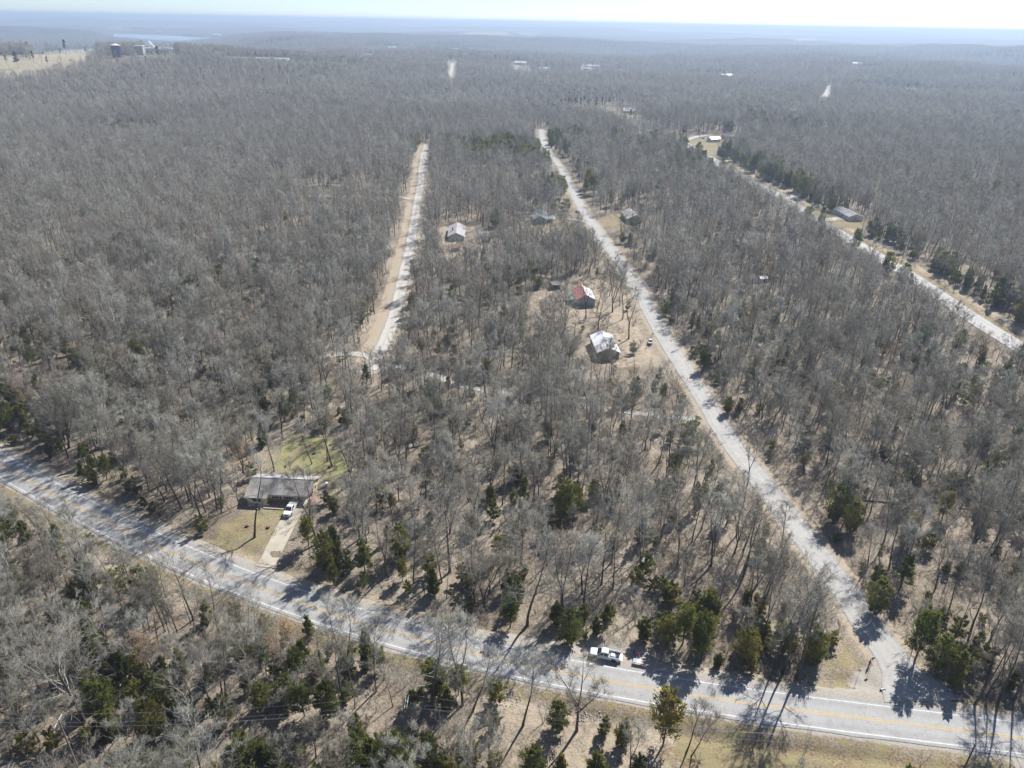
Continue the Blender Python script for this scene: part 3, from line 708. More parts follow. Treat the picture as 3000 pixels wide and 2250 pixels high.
def shrub(seed, H=3.0, stems=8, spread=.5, tw=22, tr_=.013):
    r = np.random.default_rng(seed); T0, T1, TA, TB = [], [], [], []; K0, K1, KR = [], [], []
    for s in range(stems):
        a = r.uniform(0, 6.28); d = unit(np.array([math.cos(a) * spread, math.sin(a) * spread, 1])); p = np.array([math.cos(a), math.sin(a), 0]) * r.uniform(0, .35 * H * spread); h = H * r.uniform(.55, 1.05)
        pts = [p]
        for i in range(4): d = unit(d + r.normal(size=3) * .12 + np.array([0, 0, .05])); pts.append(pts[-1] + d * h / 4)
        rad = np.linspace(.022 * H / 3 + .008, .007, 5); T0 += pts[:-1]; T1 += pts[1:]; TA += list(rad[:-1]); TB += list(rad[1:])
        for w_ in range(tw):
            s2 = r.uniform(.2, 1); k = min(int(s2 * 4), 3); f = s2 * 4 - k; q = pts[k] * (1 - f) + pts[k + 1] * f; d2 = unit(pts[k + 1] - pts[k])
            d3 = unit(d2 + rand_perp(r, d2) * r.uniform(.5, 1.1)); l = H * r.uniform(.12, .30); K0.append(q); K1.append(q + d3 * l); KR.append(tr_)
            m_ = q + d3 * l * .5; K0.append(m_); K1.append(m_ + unit(d3 + rand_perp(r, d3)) * l * .5); KR.append(tr_ * .8)
    return tubes(T0, T1, TA, TB, 3), spikes(K0, K1, KR), np.array(K1), r

def leaves_on(tips, r, n, size):
    c = tips[r.integers(0, len(tips), n)] + r.normal(size=(n, 3)) * .25; o = r.normal(size=(n, 3)); o /= np.linalg.norm(o, axis=1)[:, None]
    s = np.cross(o, r.normal(size=(n, 3))); s /= np.linalg.norm(s, axis=1)[:, None]; w = np.cross(o, s)
    V = np.stack([c - s * size, c + w * size * .6, c + s * size, c - w * size * .6], 1).reshape(-1, 3)
    return V, np.arange(len(V)).reshape(-1, 4)

PROTO = {}     # kind -> list of dict(trunk mesh, crown mesh, natural height, words)
def add_proto(kind, trunk_mesh, crown_mesh, H, words): PROTO.setdefault(kind, []).append(dict(trunk=trunk_mesh, crown=crown_mesh, H=H, words=words))

BARE = [dict(seed=1, H=17, r0=.21, base=.48, spread=.25, limbs=16, words='tall straight bare tree with a narrow grey crown'),
        dict(seed=2, H=16, r0=.24, base=.36, spread=.36, limbs=19, crook=.8, up=.45, words='bare tree with a broad spreading grey crown'),
        dict(seed=3, H=17, r0=.17, base=.60, spread=.17, limbs=11, words='slim bare tree with a small high crown'),
        dict(seed=4, H=16, r0=.22, stems=2, base=.40, spread=.20, limbs=16, crook=.7, words='bare tree forking into two leaders'),
        dict(seed=5, H=14, r0=.20, stems=4, base=.35, spread=.17, limbs=16, crook=.6, words='vase-shaped bare tree with several upright stems'),
        dict(seed=6, H=15, r0=.23, base=.40, spread=.32, limbs=16, crook=1.5, up=.35, words='crooked bare tree with twisting grey limbs'),
        dict(seed=7, H=12, r0=.13, base=.35, spread=.20, limbs=12, crook=.8, twigs=6, words='young thin bare tree with fine brownish twigs', tm='b'),
        dict(seed=8, H=17, r0=.26, stems=3, base=.42, spread=.27, limbs=20, crook=.9, words='big bare tree splitting into three heavy limbs'),
        dict(seed=9, H=15, r0=.20, base=.34, spread=.34, limbs=18, crook=.9, tm='b', words='bare tree with a rounded brown-grey crown'),
        dict(seed=10, H=18, r0=.20, base=.52, spread=.24, limbs=15, crook=.6, words='lanky bare tree with upswept grey branches'),
        dict(seed=21, H=13, r0=.18, base=.28, spread=.38, limbs=18, crook=1.0, up=.35, words='low wide bare tree with level branches'), dict(seed=22, H=18, r0=.23, base=.45, spread=.30, limbs=17, crook=.7, words='tall bare tree with a full rounded crown'),
        dict(seed=23, H=15, r0=.16, base=.5, spread=.22, limbs=11, crook=1.2, twigs=6, words='thin wavering bare tree with a sparse crown'), dict(seed=24, H=16, r0=.21, stems=2, base=.3, spread=.28, limbs=18, crook=.8, tm='b', words='twin-stemmed bare tree with a dense brownish crown')]
for q in BARE:
    kw = {k: v for k, v in q.items() if k not in ('words', 'tm')}
    tv, cr_, tips, r_ = grow(**kw); V, F = join(cr_)
    add_proto('bare', np_mesh('trunk', *[tv[0], [tv[1]]], bark, True), np_mesh('crown', V, F, twig_b if q.get('tm') else twig), q['H'], q['words'])
for sd_, st in ((31, 1), (32, 2)):
    tv, cr_, tips, r_ = grow(seed=sd_, H=15, r0=.24, stems=st, base=.35, spread=.30, limbs=15, crook=1.3, up=.4, twigs=3, twig_r=.012); V, F = join(cr_)
    add_proto('pale', np_mesh('trunk', tv[0], [tv[1]], pale_b, True), np_mesh('crown', V, F, pale_b), 15, 'pale-barked bare tree with bright whitish limbs')
for sd_ in (41, 42):
    tv, cr_, tips, r_ = grow(seed=sd_, H=11, r0=.17, base=.22, spread=.33, limbs=15, crook=.8, up=.5, twigs=4); V, F = join(cr_ + [leaves_on(tips, r_, 2300, .085)])
    add_proto('tan', np_mesh('trunk', tv[0], [tv[1]], bark, True), np_mesh('crown', V, F, leaf_tan), 11, 'oak still carrying dry tan leaves')
CED = [dict(seed=51, H=7.5, R=1.55, kind='cone', words='conical green cedar'), dict(seed=52, H=8.5, R=2.3, kind='oval', tufts=3200, words='full rounded green cedar'),
       dict(seed=53, H=6, R=1.5, kind='oval', words='small egg-shaped cedar'), dict(seed=54, H=9.5, R=2.2, kind='lobe', tufts=2600, trunk_clear=.2, words='open ragged cedar with a visible trunk'),
       dict(seed=55, H=5, R=1.25, kind='cone', tufts=1700, words='short pointed cedar'), dict(seed=56, H=9, R=1.9, kind='cone', tufts=2000, words='tall spire-like cedar with thin foliage'),
       dict(seed=57, H=6.5, R=1.7, kind='oval', tufts=1100, trunk_clear=.12, tl=.40, words='thin see-through olive cedar'), dict(seed=58, H=4.5, R=1.5, kind='lobe', tufts=950, tl=.38, words='sparse bushy olive cedar')]
for q in CED:
    tr, V, F, tint = cedar(**{k: v for k, v in q.items() if k != 'words'}); me = np_mesh('crown', V, [F], cedar_m)
    at = me.attributes.new('tint', 'FLOAT', 'POINT'); at.data.foreach_set('value', tint.astype(np.float32))
    add_proto('cedar', np_mesh('trunk', tr[0], [tr[1]], bark, True), me, q['H'], q['words'])
for sd_ in (61, 62):
    tr, V, F, tint = pine(sd_); me = np_mesh('crown', V, [F], pine_m); at = me.attributes.new('tint', 'FLOAT', 'POINT'); at.data.foreach_set('value', tint.astype(np.float32))
    add_proto('pine', np_mesh('trunk', tr[0], [tr[1]], bark, True), me, 20, 'dark green pine with clumped needles')
for sd_, h, st, spd, mt, wd in ((71, 2.6, 9, .55, brush_m, 'low thicket of bare brown brush'), (72, 4.2, 5, .25, twig_b, 'clump of thin bare saplings'), (73, 1.8, 12, .8, brush_m, 'low spreading reddish brush'), (74, 6.0, 3, .18, twig, 'thin grey bare sapling')):
    a, b_, tips, r_ = shrub(sd_, h, st, spd); 
    add_proto('shrub', np_mesh('trunk', a[0], [a[1]], mt), np_mesh('crown', b_[0], [b_[1]], mt), h, wd)
for i_, (sd_, h, spd, tm) in enumerate(((81, 16, .32, twig), (82, 15, .36, twig_b), (83, 17, .27, twig), (84, 14, .37, twig))):
    tv, cr_, tips, r_ = grow(seed=sd_, H=h, r0=.22, base=.36, spread=spd, limbs=15, crook=.8, sub=5, twigs=6, twig_len=1.25, twig_r=.030, lod=1); V, F = join(cr_)
    add_proto('mid', np_mesh('trunk', tv[0], [tv[1]], bark), np_mesh('crown', V, F, tm), h, 'far bare grey tree in the closed woods')
for i_, (sd_, h, spd, tm) in enumerate(((91, 15, .38, twig), (92, 14, .42, twig_b), (93, 16, .33, twig))):
    tv, cr_, tips, r_ = grow(seed=sd_, H=h, r0=.25, base=.25, spread=spd, limbs=12, crook=.8, sub=3, twigs=4, twig_len=2.1, twig_r=.075, lod=2); V, F = join(cr_)
    add_proto('far', np_mesh('trunk', tv[0], [tv[1]], bark), np_mesh('crown', V, F, tm), h, 'distant bare tree on the wooded plain')


# ---- where trees stand
HOUSES = []      # (x, y, radius) kept clear, filled from this table of house centres
for px, py, rad in ((835, 1440, 10), (1775, 1025, 9), (1705, 885, 9), (1622, 850, 5), (1337, 685, 11), (1425, 705, 4), (1590, 650, 10), (1635, 705, 8), (1855, 650, 10), (2490, 640, 12), (2212, 668, 9),
                    (942, 582, 7), (1117, 588, 5), (2090, 410, 9), (2145, 402, 9), (1775, 325, 12), (1840, 325, 9), (1842, 403, 8), (1208, 314, 9), (1212, 358, 8), (1307, 390, 8), (1335, 735, 4), (2232, 825, 3)):
    q = P(px, py); HOUSES.append((q[0], q[1], rad * 1.05))
for px, py, rad in ((905, 158, 40), (935, 160, 24), (953, 160, 26), (1008, 162, 26), (1030, 164, 26), (1078, 168, 22), (1100, 152, 34), (1150, 142, 34), (1245, 154, 40), (1262, 150, 34), (1320, 158, 40), (1332, 151, 44), (1285, 156, 34), (1352, 160, 30), (1420, 160, 30), (1525, 190, 24), (1595, 206, 22), (1735, 198, 28),
                    (1720, 206, 16), (1828, 214, 22), (2128, 226, 22), (2345, 245, 18), (2325, 330, 13), (2510, 190, 20), (2656, 183, 18), (2665, 412, 7), (2797, 438, 8), (2702, 278, 14), (2710, 300, 11), (2665, 270, 15), (350, 84, 50), (636, 106, 50), (468, 95, 40), (605, 158, 16), (868, 176, 16), (755, 176, 40), (790, 176, 40), (720, 176, 40), (345, 168, 17), (462, 162, 34), (439, 158, 20), (410, 162, 14),
                    (1340, 290, 14), (118, 432, 9)):
    q = P(px, py); HOUSES.append((q[0], q[1], rad))
POLE_AB = [tuple(flat(-300, 2290)[:2]), tuple(flat(222, 2262)[:2]), tuple(flat(1195, 2120)[:2]), tuple(flat(2835, 2250)[:2]), tuple(flat(3300, 2285)[:2])]

def keep_prob(x, y, size):
    p = np.ones(len(x))
    tall = size > 8
    for ln, hw_, hb in ((HWY, 7.2, 11.5), (SIDE, 5.8, 8.2), (GRAVEL, 6.0, 8.0), (RHWY, 8.5, 12.5), (LANE, 1.8, 2.4), (LANE_W, 2.4, 3)):
        d = poly_dist(x, y, ln); hq = np.where(tall, hb, hw_); p *= sstep(0, 1.1, d - hq + .3)
    ys_ = np.interp(x, HWY[:, 0], HWY[:, 1]); sou = (y < ys_) & (np.hypot(x, y) < 320)
    p *= np.where(sou & tall, .25 + .75 * sstep(11, 17, poly_dist(x, y, HWY)), 1)
    lgs = x < np.interp(y, GRAVEL[:, 1], GRAVEL[:, 0]); p *= np.where(lgs & (y > 225) & (y < 700), sstep(7.5, 8.5, poly_dist(x, y, GRAVEL)), 1)
    rgs = x > np.interp(y, RHWY[:, 1], RHWY[:, 0]); p *= np.where(rgs, sstep(14, 16, poly_dist(x, y, RHWY)), 1)
    for q, v in CLEARINGS: p *= 1 - v * in_poly(x, y, q)
    for hx_, hy_, hr in HOUSES:
        k_ = np.where((np.abs(x - hx_) < 400) & (np.abs(y - hy_) < 400))[0]
        if not len(k_): continue
        xk, yk = x[k_], y[k_]; rr_ = math.hypot(hx_, hy_); f = np.ones(len(k_)); hill = hx_ < -500 and 1200 < hy_ < 2000
        f *= np.hypot(xk - hx_, yk - hy_) > hr * (.72 + .5 * vnoise(xk, yk, 7, 5) if rr_ > 300 else 1)
        if rr_ > 160:                      # yards open towards the lower road: thinner trees in front of the house
            ux, uy = -hx_ / rr_, -hy_ / rr_; al = (xk - hx_) * ux + (yk - hy_) * uy; ac = -(xk - hx_) * uy + (yk - hy_) * ux
            dep_, kp = (90, .3) if hill else (28, .12 if hr < 10 and hx_ > 20 else .3) if rr_ < 400 else (min(34, hr * 3), .5) if rr_ < 900 else (60, .4) if rr_ < 1500 else (110, .2) if rr_ < 2000 else (380, .07)
            f *= np.where((al > 0) & (al < dep_) & (np.abs(ac) < hr * (.8 + .5 * vnoise(xk, yk, 9, 3))), kp, 1)
        p[k_] *= f
    for a in (P2([(780, 1650), (880, 1480)]),): p *= poly_dist(x, y, a) > 4.5
    for px_, py_, r_ in ((1740, 1915, 4.5), (1790, 1905, 5.5), (1830, 1875, 4.0), (1862, 1915, 2.2), (1869, 1930, 3.0), (2545, 1955, 3)):
        q_ = P(px_, py_); p *= np.hypot(x - q_[0], y - q_[1]) > r_
    p *= np.where(size > 8, sstep(5.0, 7.0, poly_dist(x, y, POLE_AB)), np.where(size > 4, sstep(2.2, 3.6, poly_dist(x, y, POLE_AB)), 1))
    p *= ~(in_poly(x, y, LAKE) | ((np.hypot(x, y) > 2500) & (poly_dist(x, y, LAKE + [LAKE[0]]) < 60)))
    return p

def jitter_grid(r0_, r1_, s, half=math.radians(43)):
    m = int(r1_ / s) + 2; X, Y = np.meshgrid(np.arange(-m, m + 1), np.arange(-m, m + 1)); X = X.ravel() * s; Y = Y.ravel() * s
    R_ = np.hypot(X, Y); A_ = np.abs(np.arctan2(X, Y)); marg = np.arctan(45 / np.maximum(R_, 1)) 
    k = (R_ >= r0_) & (R_ < r1_) & (A_ < half - .04 + marg * .6); X, Y = X[k], Y[k]
    return X + rng.uniform(-.48, .48, len(X)) * s, Y + rng.uniform(-.48, .48, len(X)) * s

def project(x, y, z):
    v = np.stack([x, y, z - CAM_H], -1); zc = v @ FWD; return 1500 + FPX * (v @ RGT) / zc, 1125 + FPX * (v @ DN2) / zc, zc

# hand-placed trees: kind, variant, base px, top py, lean px
HAND = [('bare', 3, 1032, 2023, 1770), ('bare', 6, 1102, 2023, 1810), ('bare', 1, 1267, 2069, 1830), ('bare', 3, 1355, 2064, 1830), ('bare', 9, 1384, 2083, 1895, 56), ('bare', 9, 1531, 2126, 1918, 36),
        ('bare', 4, 1690, 2137, 1940), ('bare', 6, 2012, 2198, 2040, 25), ('bare', 6, 2026, 2209, 2070, 47), ('cedar', 1, 1634, 2133, 2055), ('cedar', 2, 1444, 2140, 2093), ('cedar', 4, 1768, 2144, 2098), ('cedar', 0, 1820, 2180, 2092),
        ('cedar', 3, 1943, 2180, 2008), ('cedar', 1, 1560, 2275, 2190), ('cedar', 0, 1643, 2268, 2200), ('cedar', 2, 1751, 2280, 2208), ('cedar', 1, 1160, 2305, 2107), ('cedar', 1, 1055, 2300, 2155), ('cedar', 0, 535, 2265, 2150),
        ('cedar', 1, 735, 2300, 2132), ('cedar', 1, 455, 2290, 2190), ('cedar', 0, 1100, 2290, 2160), ('cedar', 3, 320, 2120, 1970), ('cedar', 0, 375, 2010, 1900), ('cedar', 1, 470, 2065, 1970), ('cedar', 0, 533, 1990, 1893),
        ('cedar', 4, 608, 1822, 1755), ('cedar', 0, 909, 1860, 1795), ('cedar', 1, 955, 2095, 1995), ('cedar', 2, 420, 2010, 1940), ('cedar', 1, 405, 2080, 1990), ('cedar', 3, 870, 1990, 1900), ('cedar', 1, 660, 2120, 2030),
        ('bare', 1, 245, 2115, 1795), ('bare', 1, 115, 2172, 1985), ('bare', 8, 188, 1802, 1600), ('bare', 3, 740, 1900, 1755), ('tan', 0, 455, 1985, 1850), ('pale', 0, 560, 2090, 1940), ('bare', 0, 640, 2140, 1900), ('bare', 2, 660, 2040, 1830),
        ('cedar', 1, 952, 1672, 1560), ('cedar', 0, 985, 1640, 1545), ('cedar', 2, 981, 1505, 1452), ('cedar', 3, 905, 1600, 1510), ('bare', 3, 929, 1596, 1385, -20), ('bare', 5, 746, 1577, 1368), ('bare', 0, 804, 1382, 1208), ('bare', 2, 914, 1359, 1220, -30),
        ('bare', 9, 959, 1352, 1195), ('bare', 2, 973, 1368, 1178), ('bare', 7, 1033, 1419, 1245), ('bare', 2, 1021, 1419, 1290), ('bare', 1, 533, 1493, 1320, -25), ('bare', 0, 565, 1486, 1310), ('bare', 9, 604, 1504, 1325, -14), ('bare', 2, 649, 1507, 1340),
        ('bare', 3, 588, 1520, 1340), ('bare', 0, 615, 1459, 1280), ('bare', 1, 201, 1342, 1205), ('bare', 4, 700, 1480, 1360), ('bare', 7, 1794, 915, 770, 8), ('bare', 2, 1785, 868, 750), ('bare', 9, 1815, 895, 772), ('bare', 2, 1749, 913, 800), ('bare', 3, 1716, 935, 815),
        ('bare', 0, 1640, 960, 830), ('bare', 9, 1575, 850, 740), ('bare', 3, 1632, 1040, 905), ('bare', 0, 1645, 1055, 930), ('bare', 9, 1655, 850, 735), ('bare', 3, 1842, 990, 850), ('bare', 1, 1824, 935, 800),
        ('bare', 9, 2295, 1962, 1660), ('bare', 3, 2335, 1978, 1720), ('bare', 0, 2270, 1950, 1740), ('bare', 9, 2925, 2056, 1740), ('bare', 2, 2855, 2065, 1810), ('bare', 0, 2970, 2050, 1760), ('bare', 2, 2890, 2040, 1790), ('bare', 6, 2290, 1590, 1460), ('bare', 3, 2190, 1420, 1290),
        ('cedar', 1, 2560, 1800, 1690), ('cedar', 3, 2680, 1935, 1725), ('cedar', 0, 2790, 2010, 1890), ('cedar', 1, 2740, 1960, 1840), ('cedar', 3, 2040, 1930, 1795), ('cedar', 1, 2290, 1905, 1815), ('cedar', 1, 2380, 1945, 1835), ('cedar', 1, 2180, 1940, 1840),
        ('cedar', 1, 1668, 1880, 1788), ('cedar', 0, 1745, 1855, 1800), ('cedar', 2, 1885, 1875, 1812), ('cedar', 3, 2000, 1885, 1765), ('cedar', 3, 1495, 1835, 1745), ('cedar', 3, 1945, 1895, 1805), ('cedar', 0, 1270, 1740, 1660), ('cedar', 3, 1180, 1700, 1640),
        ('bare', 1, 1545, 1830, 1600), ('bare', 3, 1650, 1800, 1585), ('bare', 0, 1710, 1770, 1560), ('bare', 7, 1420, 1790, 1600), ('bare', 1, 1318, 1675, 1470), ('bare', 0, 1445, 1365, 1170), ('bare', 9, 1550, 1350, 1190), ('bare', 0, 1718, 1370, 1160), ('bare', 7, 1660, 1430, 1290),
        ('bare', 3, 1772, 1510, 1310), ('bare', 2, 1798, 1500, 1300), ('bare', 1, 1880, 1590, 1400), ('bare', 2, 1290, 1500, 1330), ('bare', 0, 1215, 1580, 1400), ('cedar', 3, 1650, 1530, 1410), ('cedar', 1, 1685, 1500, 1420), ('cedar', 0, 1875, 1590, 1500),
        ('pale', 1, 240, 1215, 1120), ('pale', 0, 485, 800, 725), ('pale', 1, 735, 625, 570), ('cedar', 1, 370, 1120, 1000), ('cedar', 3, 290, 1160, 1050), ('cedar', 1, 180, 1160, 1090), ('cedar', 1, 130, 1250, 1180), ('cedar', 0, 60, 1200, 1110), ('cedar', 1, 210, 1200, 1130),
        ('cedar', 1, 30, 1260, 1170), ('bare', 7, 455, 1075, 985), ('cedar', 5, 892, 572, 535), ('cedar', 1, 2440, 1530, 1420), ('cedar', 1, 2490, 1560, 1460), ('cedar', 1, 2130, 1210, 1160), ('cedar', 3, 2060, 1085, 1020),
        ('pine', 0, 100, 185, 148), ('pine', 1, 55, 200, 150), ('pine', 0, 20, 190, 160), ('pine', 1, 140, 190, 165), ('pine', 0, 195, 160, 115), ('pine', 0, 85, 160, 122), ('pine', 1, 150, 152, 130), ('pine', 1, 485, 142, 108), ('pine', 0, 512, 150, 113), ('pine', 1, 525, 165, 140), ('pine', 0, 465, 178, 135),
        ('pine', 0, 435, 155, 135), ('pine', 1, 18, 140, 122), ('pine', 0, 256, 130, 113), ('pine', 1, 285, 135, 115), ('pine', 0, 895, 178, 150), ('pine', 0, 970, 165, 148), ('pine', 1, 1178, 168, 148), ('pine', 0, 1212, 170, 152), ('pine', 1, 1245, 172, 155), ('pine', 0, 1280, 174, 157), ('pine', 1, 1083, 168, 152),
        ('pine', 1, 1420, 210, 190), ('pine', 0, 1570, 175, 153), ('pine', 1, 1640, 178, 153), ('pine', 0, 2370, 610, 565), ('tan', 1, 1310, 575, 535), ('tan', 0, 1100, 650, 600)]
ITEMS = []       # kind, variant, x, y, z, height scale, rot, lean vector
hp = []
for h in HAND:
    kd, vr, bx, by, ty_ = h[:5]; b_ = P(bx, by, True); Hh = height_at(bx, ty_, b_)
    pr = PROTO[kd][vr]; sc_ = max(.35, Hh / pr['H']); sc_ = min(sc_, 1.45); lean = (h[5] / max(by - ty_, 1)) if len(h) > 5 else 0.0
    ITEMS.append([kd, vr, *b_, sc_, rng.uniform(0, 6.28), lean, True]); hp.append((b_[0], b_[1], 2.2 if kd == 'cedar' else 1.6))
hp = np.array(hp)
def away(x, y, f=1.0):
    ok = np.ones(len(x), bool)
    for a, b_, r_ in hp[hp[:, 0] ** 2 + hp[:, 1] ** 2 < 600 ** 2]: ok &= (x - a) ** 2 + (y - b_) ** 2 > (r_ * f) ** 2
    return ok

# cedar clumps: px centre, radius m, strength
CLUMP = [(400, 2080, 16, .5), (560, 1960, 14, .3), (900, 1960, 14, .45), (1100, 2230, 16, .5), (700, 2230, 14, .6), (500, 2250, 12, .8), (250, 2235, 13, .8), (860, 2240, 13, .8), (1300, 2260, 10, .5), (100, 2010, 12, .5), (640, 2100, 12, .5), (300, 1750, 14, .35), (720, 1850, 12, .4), (200, 1880, 14, .25), (130, 1190, 26, .75), (40, 1240, 22, .75), (330, 1090, 16, .6), (380, 770, 16, .6), (1000, 1650, 10, .5), (980, 1690, 8, .6),
         (1250, 1740, 14, .4), (1500, 1800, 14, .45), (1700, 1860, 14, .5), (1900, 1870, 14, .7), (2050, 1900, 14, .7), (2200, 1920, 14, .55), (2330, 1920, 12, .5), (2600, 1800, 12, .5), (2720, 1950, 14, .55), (2850, 2020, 12, .5), (2480, 1500, 14, .4), (2150, 1230, 12, .4),
         (1650, 1480, 12, .35), (1000, 1200, 20, .25), (400, 395, 40, .7), (380, 340, 30, .4), (1440, 445, 45, .85), (1500, 470, 40, .7), (1640, 420, 36, .8), (1850, 430, 60, .55), (2000, 480, 50, .55), (1950, 540, 40, .35), (2100, 430, 26, .6), (2140, 460, 22, .75), (2230, 500, 24, .6), (2320, 545, 24, .6), (1240, 440, 22, .8),
         (2340, 580, 16, .5), (2480, 690, 16, .75), (2560, 740, 16, .8), (2640, 780, 16, .8), (2720, 830, 16, .85), (2800, 870, 14, .85), (2880, 910, 14, .8), (2960, 960, 14, .8), (2400, 670, 12, .5), (2700, 1050, 30, .25), (2250, 900, 24, .25), (2100, 980, 20, .3), (1640, 560, 24, .5), (1620, 580, 14, .5), (700, 1330, 16, .25), (2870, 590, 24, .6), (800, 900, 30, .25), (300, 960, 26, .3), (560, 870, 22, .25), (2300, 380, 60, .4), (2250, 440, 40, .4)]
CLG = [(*P(a, b_)[:2], r_, s_) for a, b_, r_, s_ in CLUMP]
def cedar_prob(x, y):
    p = .05 + .06 * (np.hypot(x, y) < 330) + .26 * sstep(.55, .82, vnoise(x, y, 48, 21)) * (np.hypot(x, y) < 600)
    for cx, cy_, r_, s_ in CLG: p = np.maximum(p, s_ * np.exp(-((x - cx) ** 2 + (y - cy_) ** 2) / (r_ * r_)))
    dh = poly_dist(x, y, HWY); ds = poly_dist(x, y, SIDE)
    p = np.maximum(p, .35 * np.exp(-((dh - 10) / 5) ** 2)); p = np.maximum(p, .42 * (y < np.interp(x, HWY[:, 0], HWY[:, 1])) * (np.hypot(x, y) < 300)); return np.maximum(p, .12 * np.exp(-((ds - 8) / 4) ** 2))

def clump_thin(x, y):
    """hardwoods stay thin where the cedar stands grow"""
    f = np.ones(len(x))
    for cx, cy_, r_, s_ in CLG:
        if math.hypot(cx, cy_) > 330: f = np.minimum(f, 1 - .85 * s_ * np.exp(-(((x - cx) ** 2 + (y - cy_ + r_ * .5) ** 2) / (r_ * r_ * 1.1)) ** 2))
    return f

def density(x, y):
    c = (x > np.interp(y, GRAVEL[:, 1], GRAVEL[:, 0], left=-30)) & (x < np.interp(y, SIDE[:, 1], SIDE[:, 0])) & (y > np.interp(x, HWY[:, 0], HWY[:, 1]))
    d = np.where(c, .62, .86); d = np.where(c & (y > 270), .74, d); d = np.where(x > np.interp(y, SIDE[:, 1], SIDE[:, 0]), .72, d)
    d = np.where((y < np.interp(x, HWY[:, 0], HWY[:, 1])) & (x < 10), 1.05, d); return d * (.66 + .6 * vnoise(x, y, 24, 33))

def road_low(x, y):
    """roadside trees stay lower"""
    dr, ds = poly_dist(x, y, RHWY), poly_dist(x, y, SIDE); left_r = x < np.interp(y, RHWY[:, 1], RHWY[:, 0]); left_s = x < np.interp(y, SIDE[:, 1], SIDE[:, 0])
    f = np.where(left_r, .50 + .5 * sstep(14, 34, dr), .75 + .25 * sstep(14, 24, dr))
    return f * np.where(left_s, .60 + .4 * sstep(9, 22, ds), .72 + .28 * sstep(9, 20, ds))

def zone(x, y):
    if y < np.interp(x, HWY[:, 0], HWY[:, 1]): return 'between highway and power line' if poly_dist(np.array([x]), np.array([y]), POLE_AB)[0] > 4 else 'under the power line'
    if x > np.interp(y, SIDE[:, 1], SIDE[:, 0]): return 'beyond the pale side road'
    if x < np.interp(y, GRAVEL[:, 1], GRAVEL[:, 0], left=-58): return 'around the ranch house' if y < 190 else 'beside the gravel road'
    return 'between ranch house and side road'

x, y = jitter_grid(40, 420, 4.75); ced = rng.random(len(x)) < cedar_prob(x, y)
k = (rng.random(len(x)) < keep_prob(x, y, np.where(ced, 5, 9)) * density(x, y)) & away(x, y); x, y, ced = x[k], y[k], ced[k]; z = terr(x, y)
low = road_low(x, y)
for i in range(len(x)):
    if ced[i]: ITEMS.append(['cedar', int(rng.choice(8, p=[.07, .08, .08, .13, .06, .11, .26, .21])), x[i], y[i], z[i], rng.uniform(.55, 1.15), rng.uniform(0, 6.28), 0.0, False])
    else:
        u = rng.random(); kd = 'tan' if u < .008 else 'pale' if u < .016 else 'bare'
        vr = int(rng.choice(14, p=[.10, .09, .10, .08, .04, .07, .09, .05, .07, .06, .05, .07, .07, .06])) if kd == 'bare' else int(rng.integers(0, 2))
        ITEMS.append([kd, vr, x[i], y[i], z[i], (.45 + .78 * rng.beta(2.0, 1.5)) * low[i], rng.uniform(0, 6.28), 0.0, False])
# young growth: thickets across the highway, thin olive cedars through the near woods
x, y = jitter_grid(40, 300, 3.5); sou = (y < np.interp(x, HWY[:, 0], HWY[:, 1])) & (x < 12); pr_ = np.where(sou, .78, .14 + .22 * sstep(.45, .8, vnoise(x, y, 30, 61)))
k = (rng.random(len(x)) < keep_prob(x, y, np.full(len(x), 5)) * pr_) & away(x, y, .8); x, y, sou = x[k], y[k], sou[k]; z = terr(x, y)
for i in range(len(x)):
    if rng.random() < (.42 if sou[i] else .60): ITEMS.append(['cedar', int(rng.choice([6, 7, 4, 2, 3], p=[.38, .34, .08, .08, .12])), x[i], y[i], z[i], rng.uniform(.45, 1.0), rng.uniform(0, 6.28), 0.0, False])
    else: ITEMS.append(['bare', int(rng.choice([6, 8, 2, 3, 5])), x[i], y[i], z[i], rng.uniform(.32, .68), rng.uniform(0, 6.28), 0.0, False])
# extra cedars filling the clumps
for cx, cy_, r_, s_ in CLG:
    n = int(r_ * r_ * s_ * .055); qx = cx + rng.normal(size=n) * r_ * .6; qy = cy_ + rng.normal(size=n) * r_ * .6
    kk = (keep_prob(qx, qy, np.full(n, 5)) > rng.random(n)) & away(qx, qy); qz = terr(qx, qy)
    big_ = math.hypot(cx, cy_) > 330
    for a, b_, c_ in zip(qx[kk], qy[kk], qz[kk]): ITEMS.append(['cedar', int(rng.choice([0, 1, 3, 5])) if big_ else int(rng.choice(8, p=[.07, .08, .08, .13, .06, .11, .26, .21])), a, b_, c_, rng.uniform(1.0, 1.7) if big_ else rng.uniform(.5, 1.1), rng.uniform(0, 6.28), 0.0, False])
# the cedar line beside the far highway
tr_ = np.gradient(RHWY, axis=0); tr_ /= np.hypot(tr_[:, 0], tr_[:, 1])[:, None]
acc = 0.0
for i in range(1, len(RHWY)):
    acc += np.hypot(*(RHWY[i] - RHWY[i - 1]))
    if acc < 3.2 or not (255 < RHWY[i, 1] < 760): continue
    acc = 0.0
    for off in (17.0, 21.5, 27.0):
        if rng.random() < (.35 if off < 20 else .6) + .5 * (vnoise(RHWY[i, 0], RHWY[i, 1], 26, 71) - .5): continue
        a_, b_ = RHWY[i] + np.array([tr_[i, 1], -tr_[i, 0]]) * (off + rng.uniform(-2.5, 3.5)) + rng.normal(size=2) * 1.4
        if keep_prob(np.array([a_]), np.array([b_]), np.array([5.]))[0] < .6: continue
        ITEMS.append(['cedar', int(rng.choice([0, 1, 3, 5, 6])), a_, b_, float(terr(np.array([a_]), np.array([b_]))[0]), rng.uniform(.55, 1.4), rng.uniform(0, 6.28), 0.0, False])
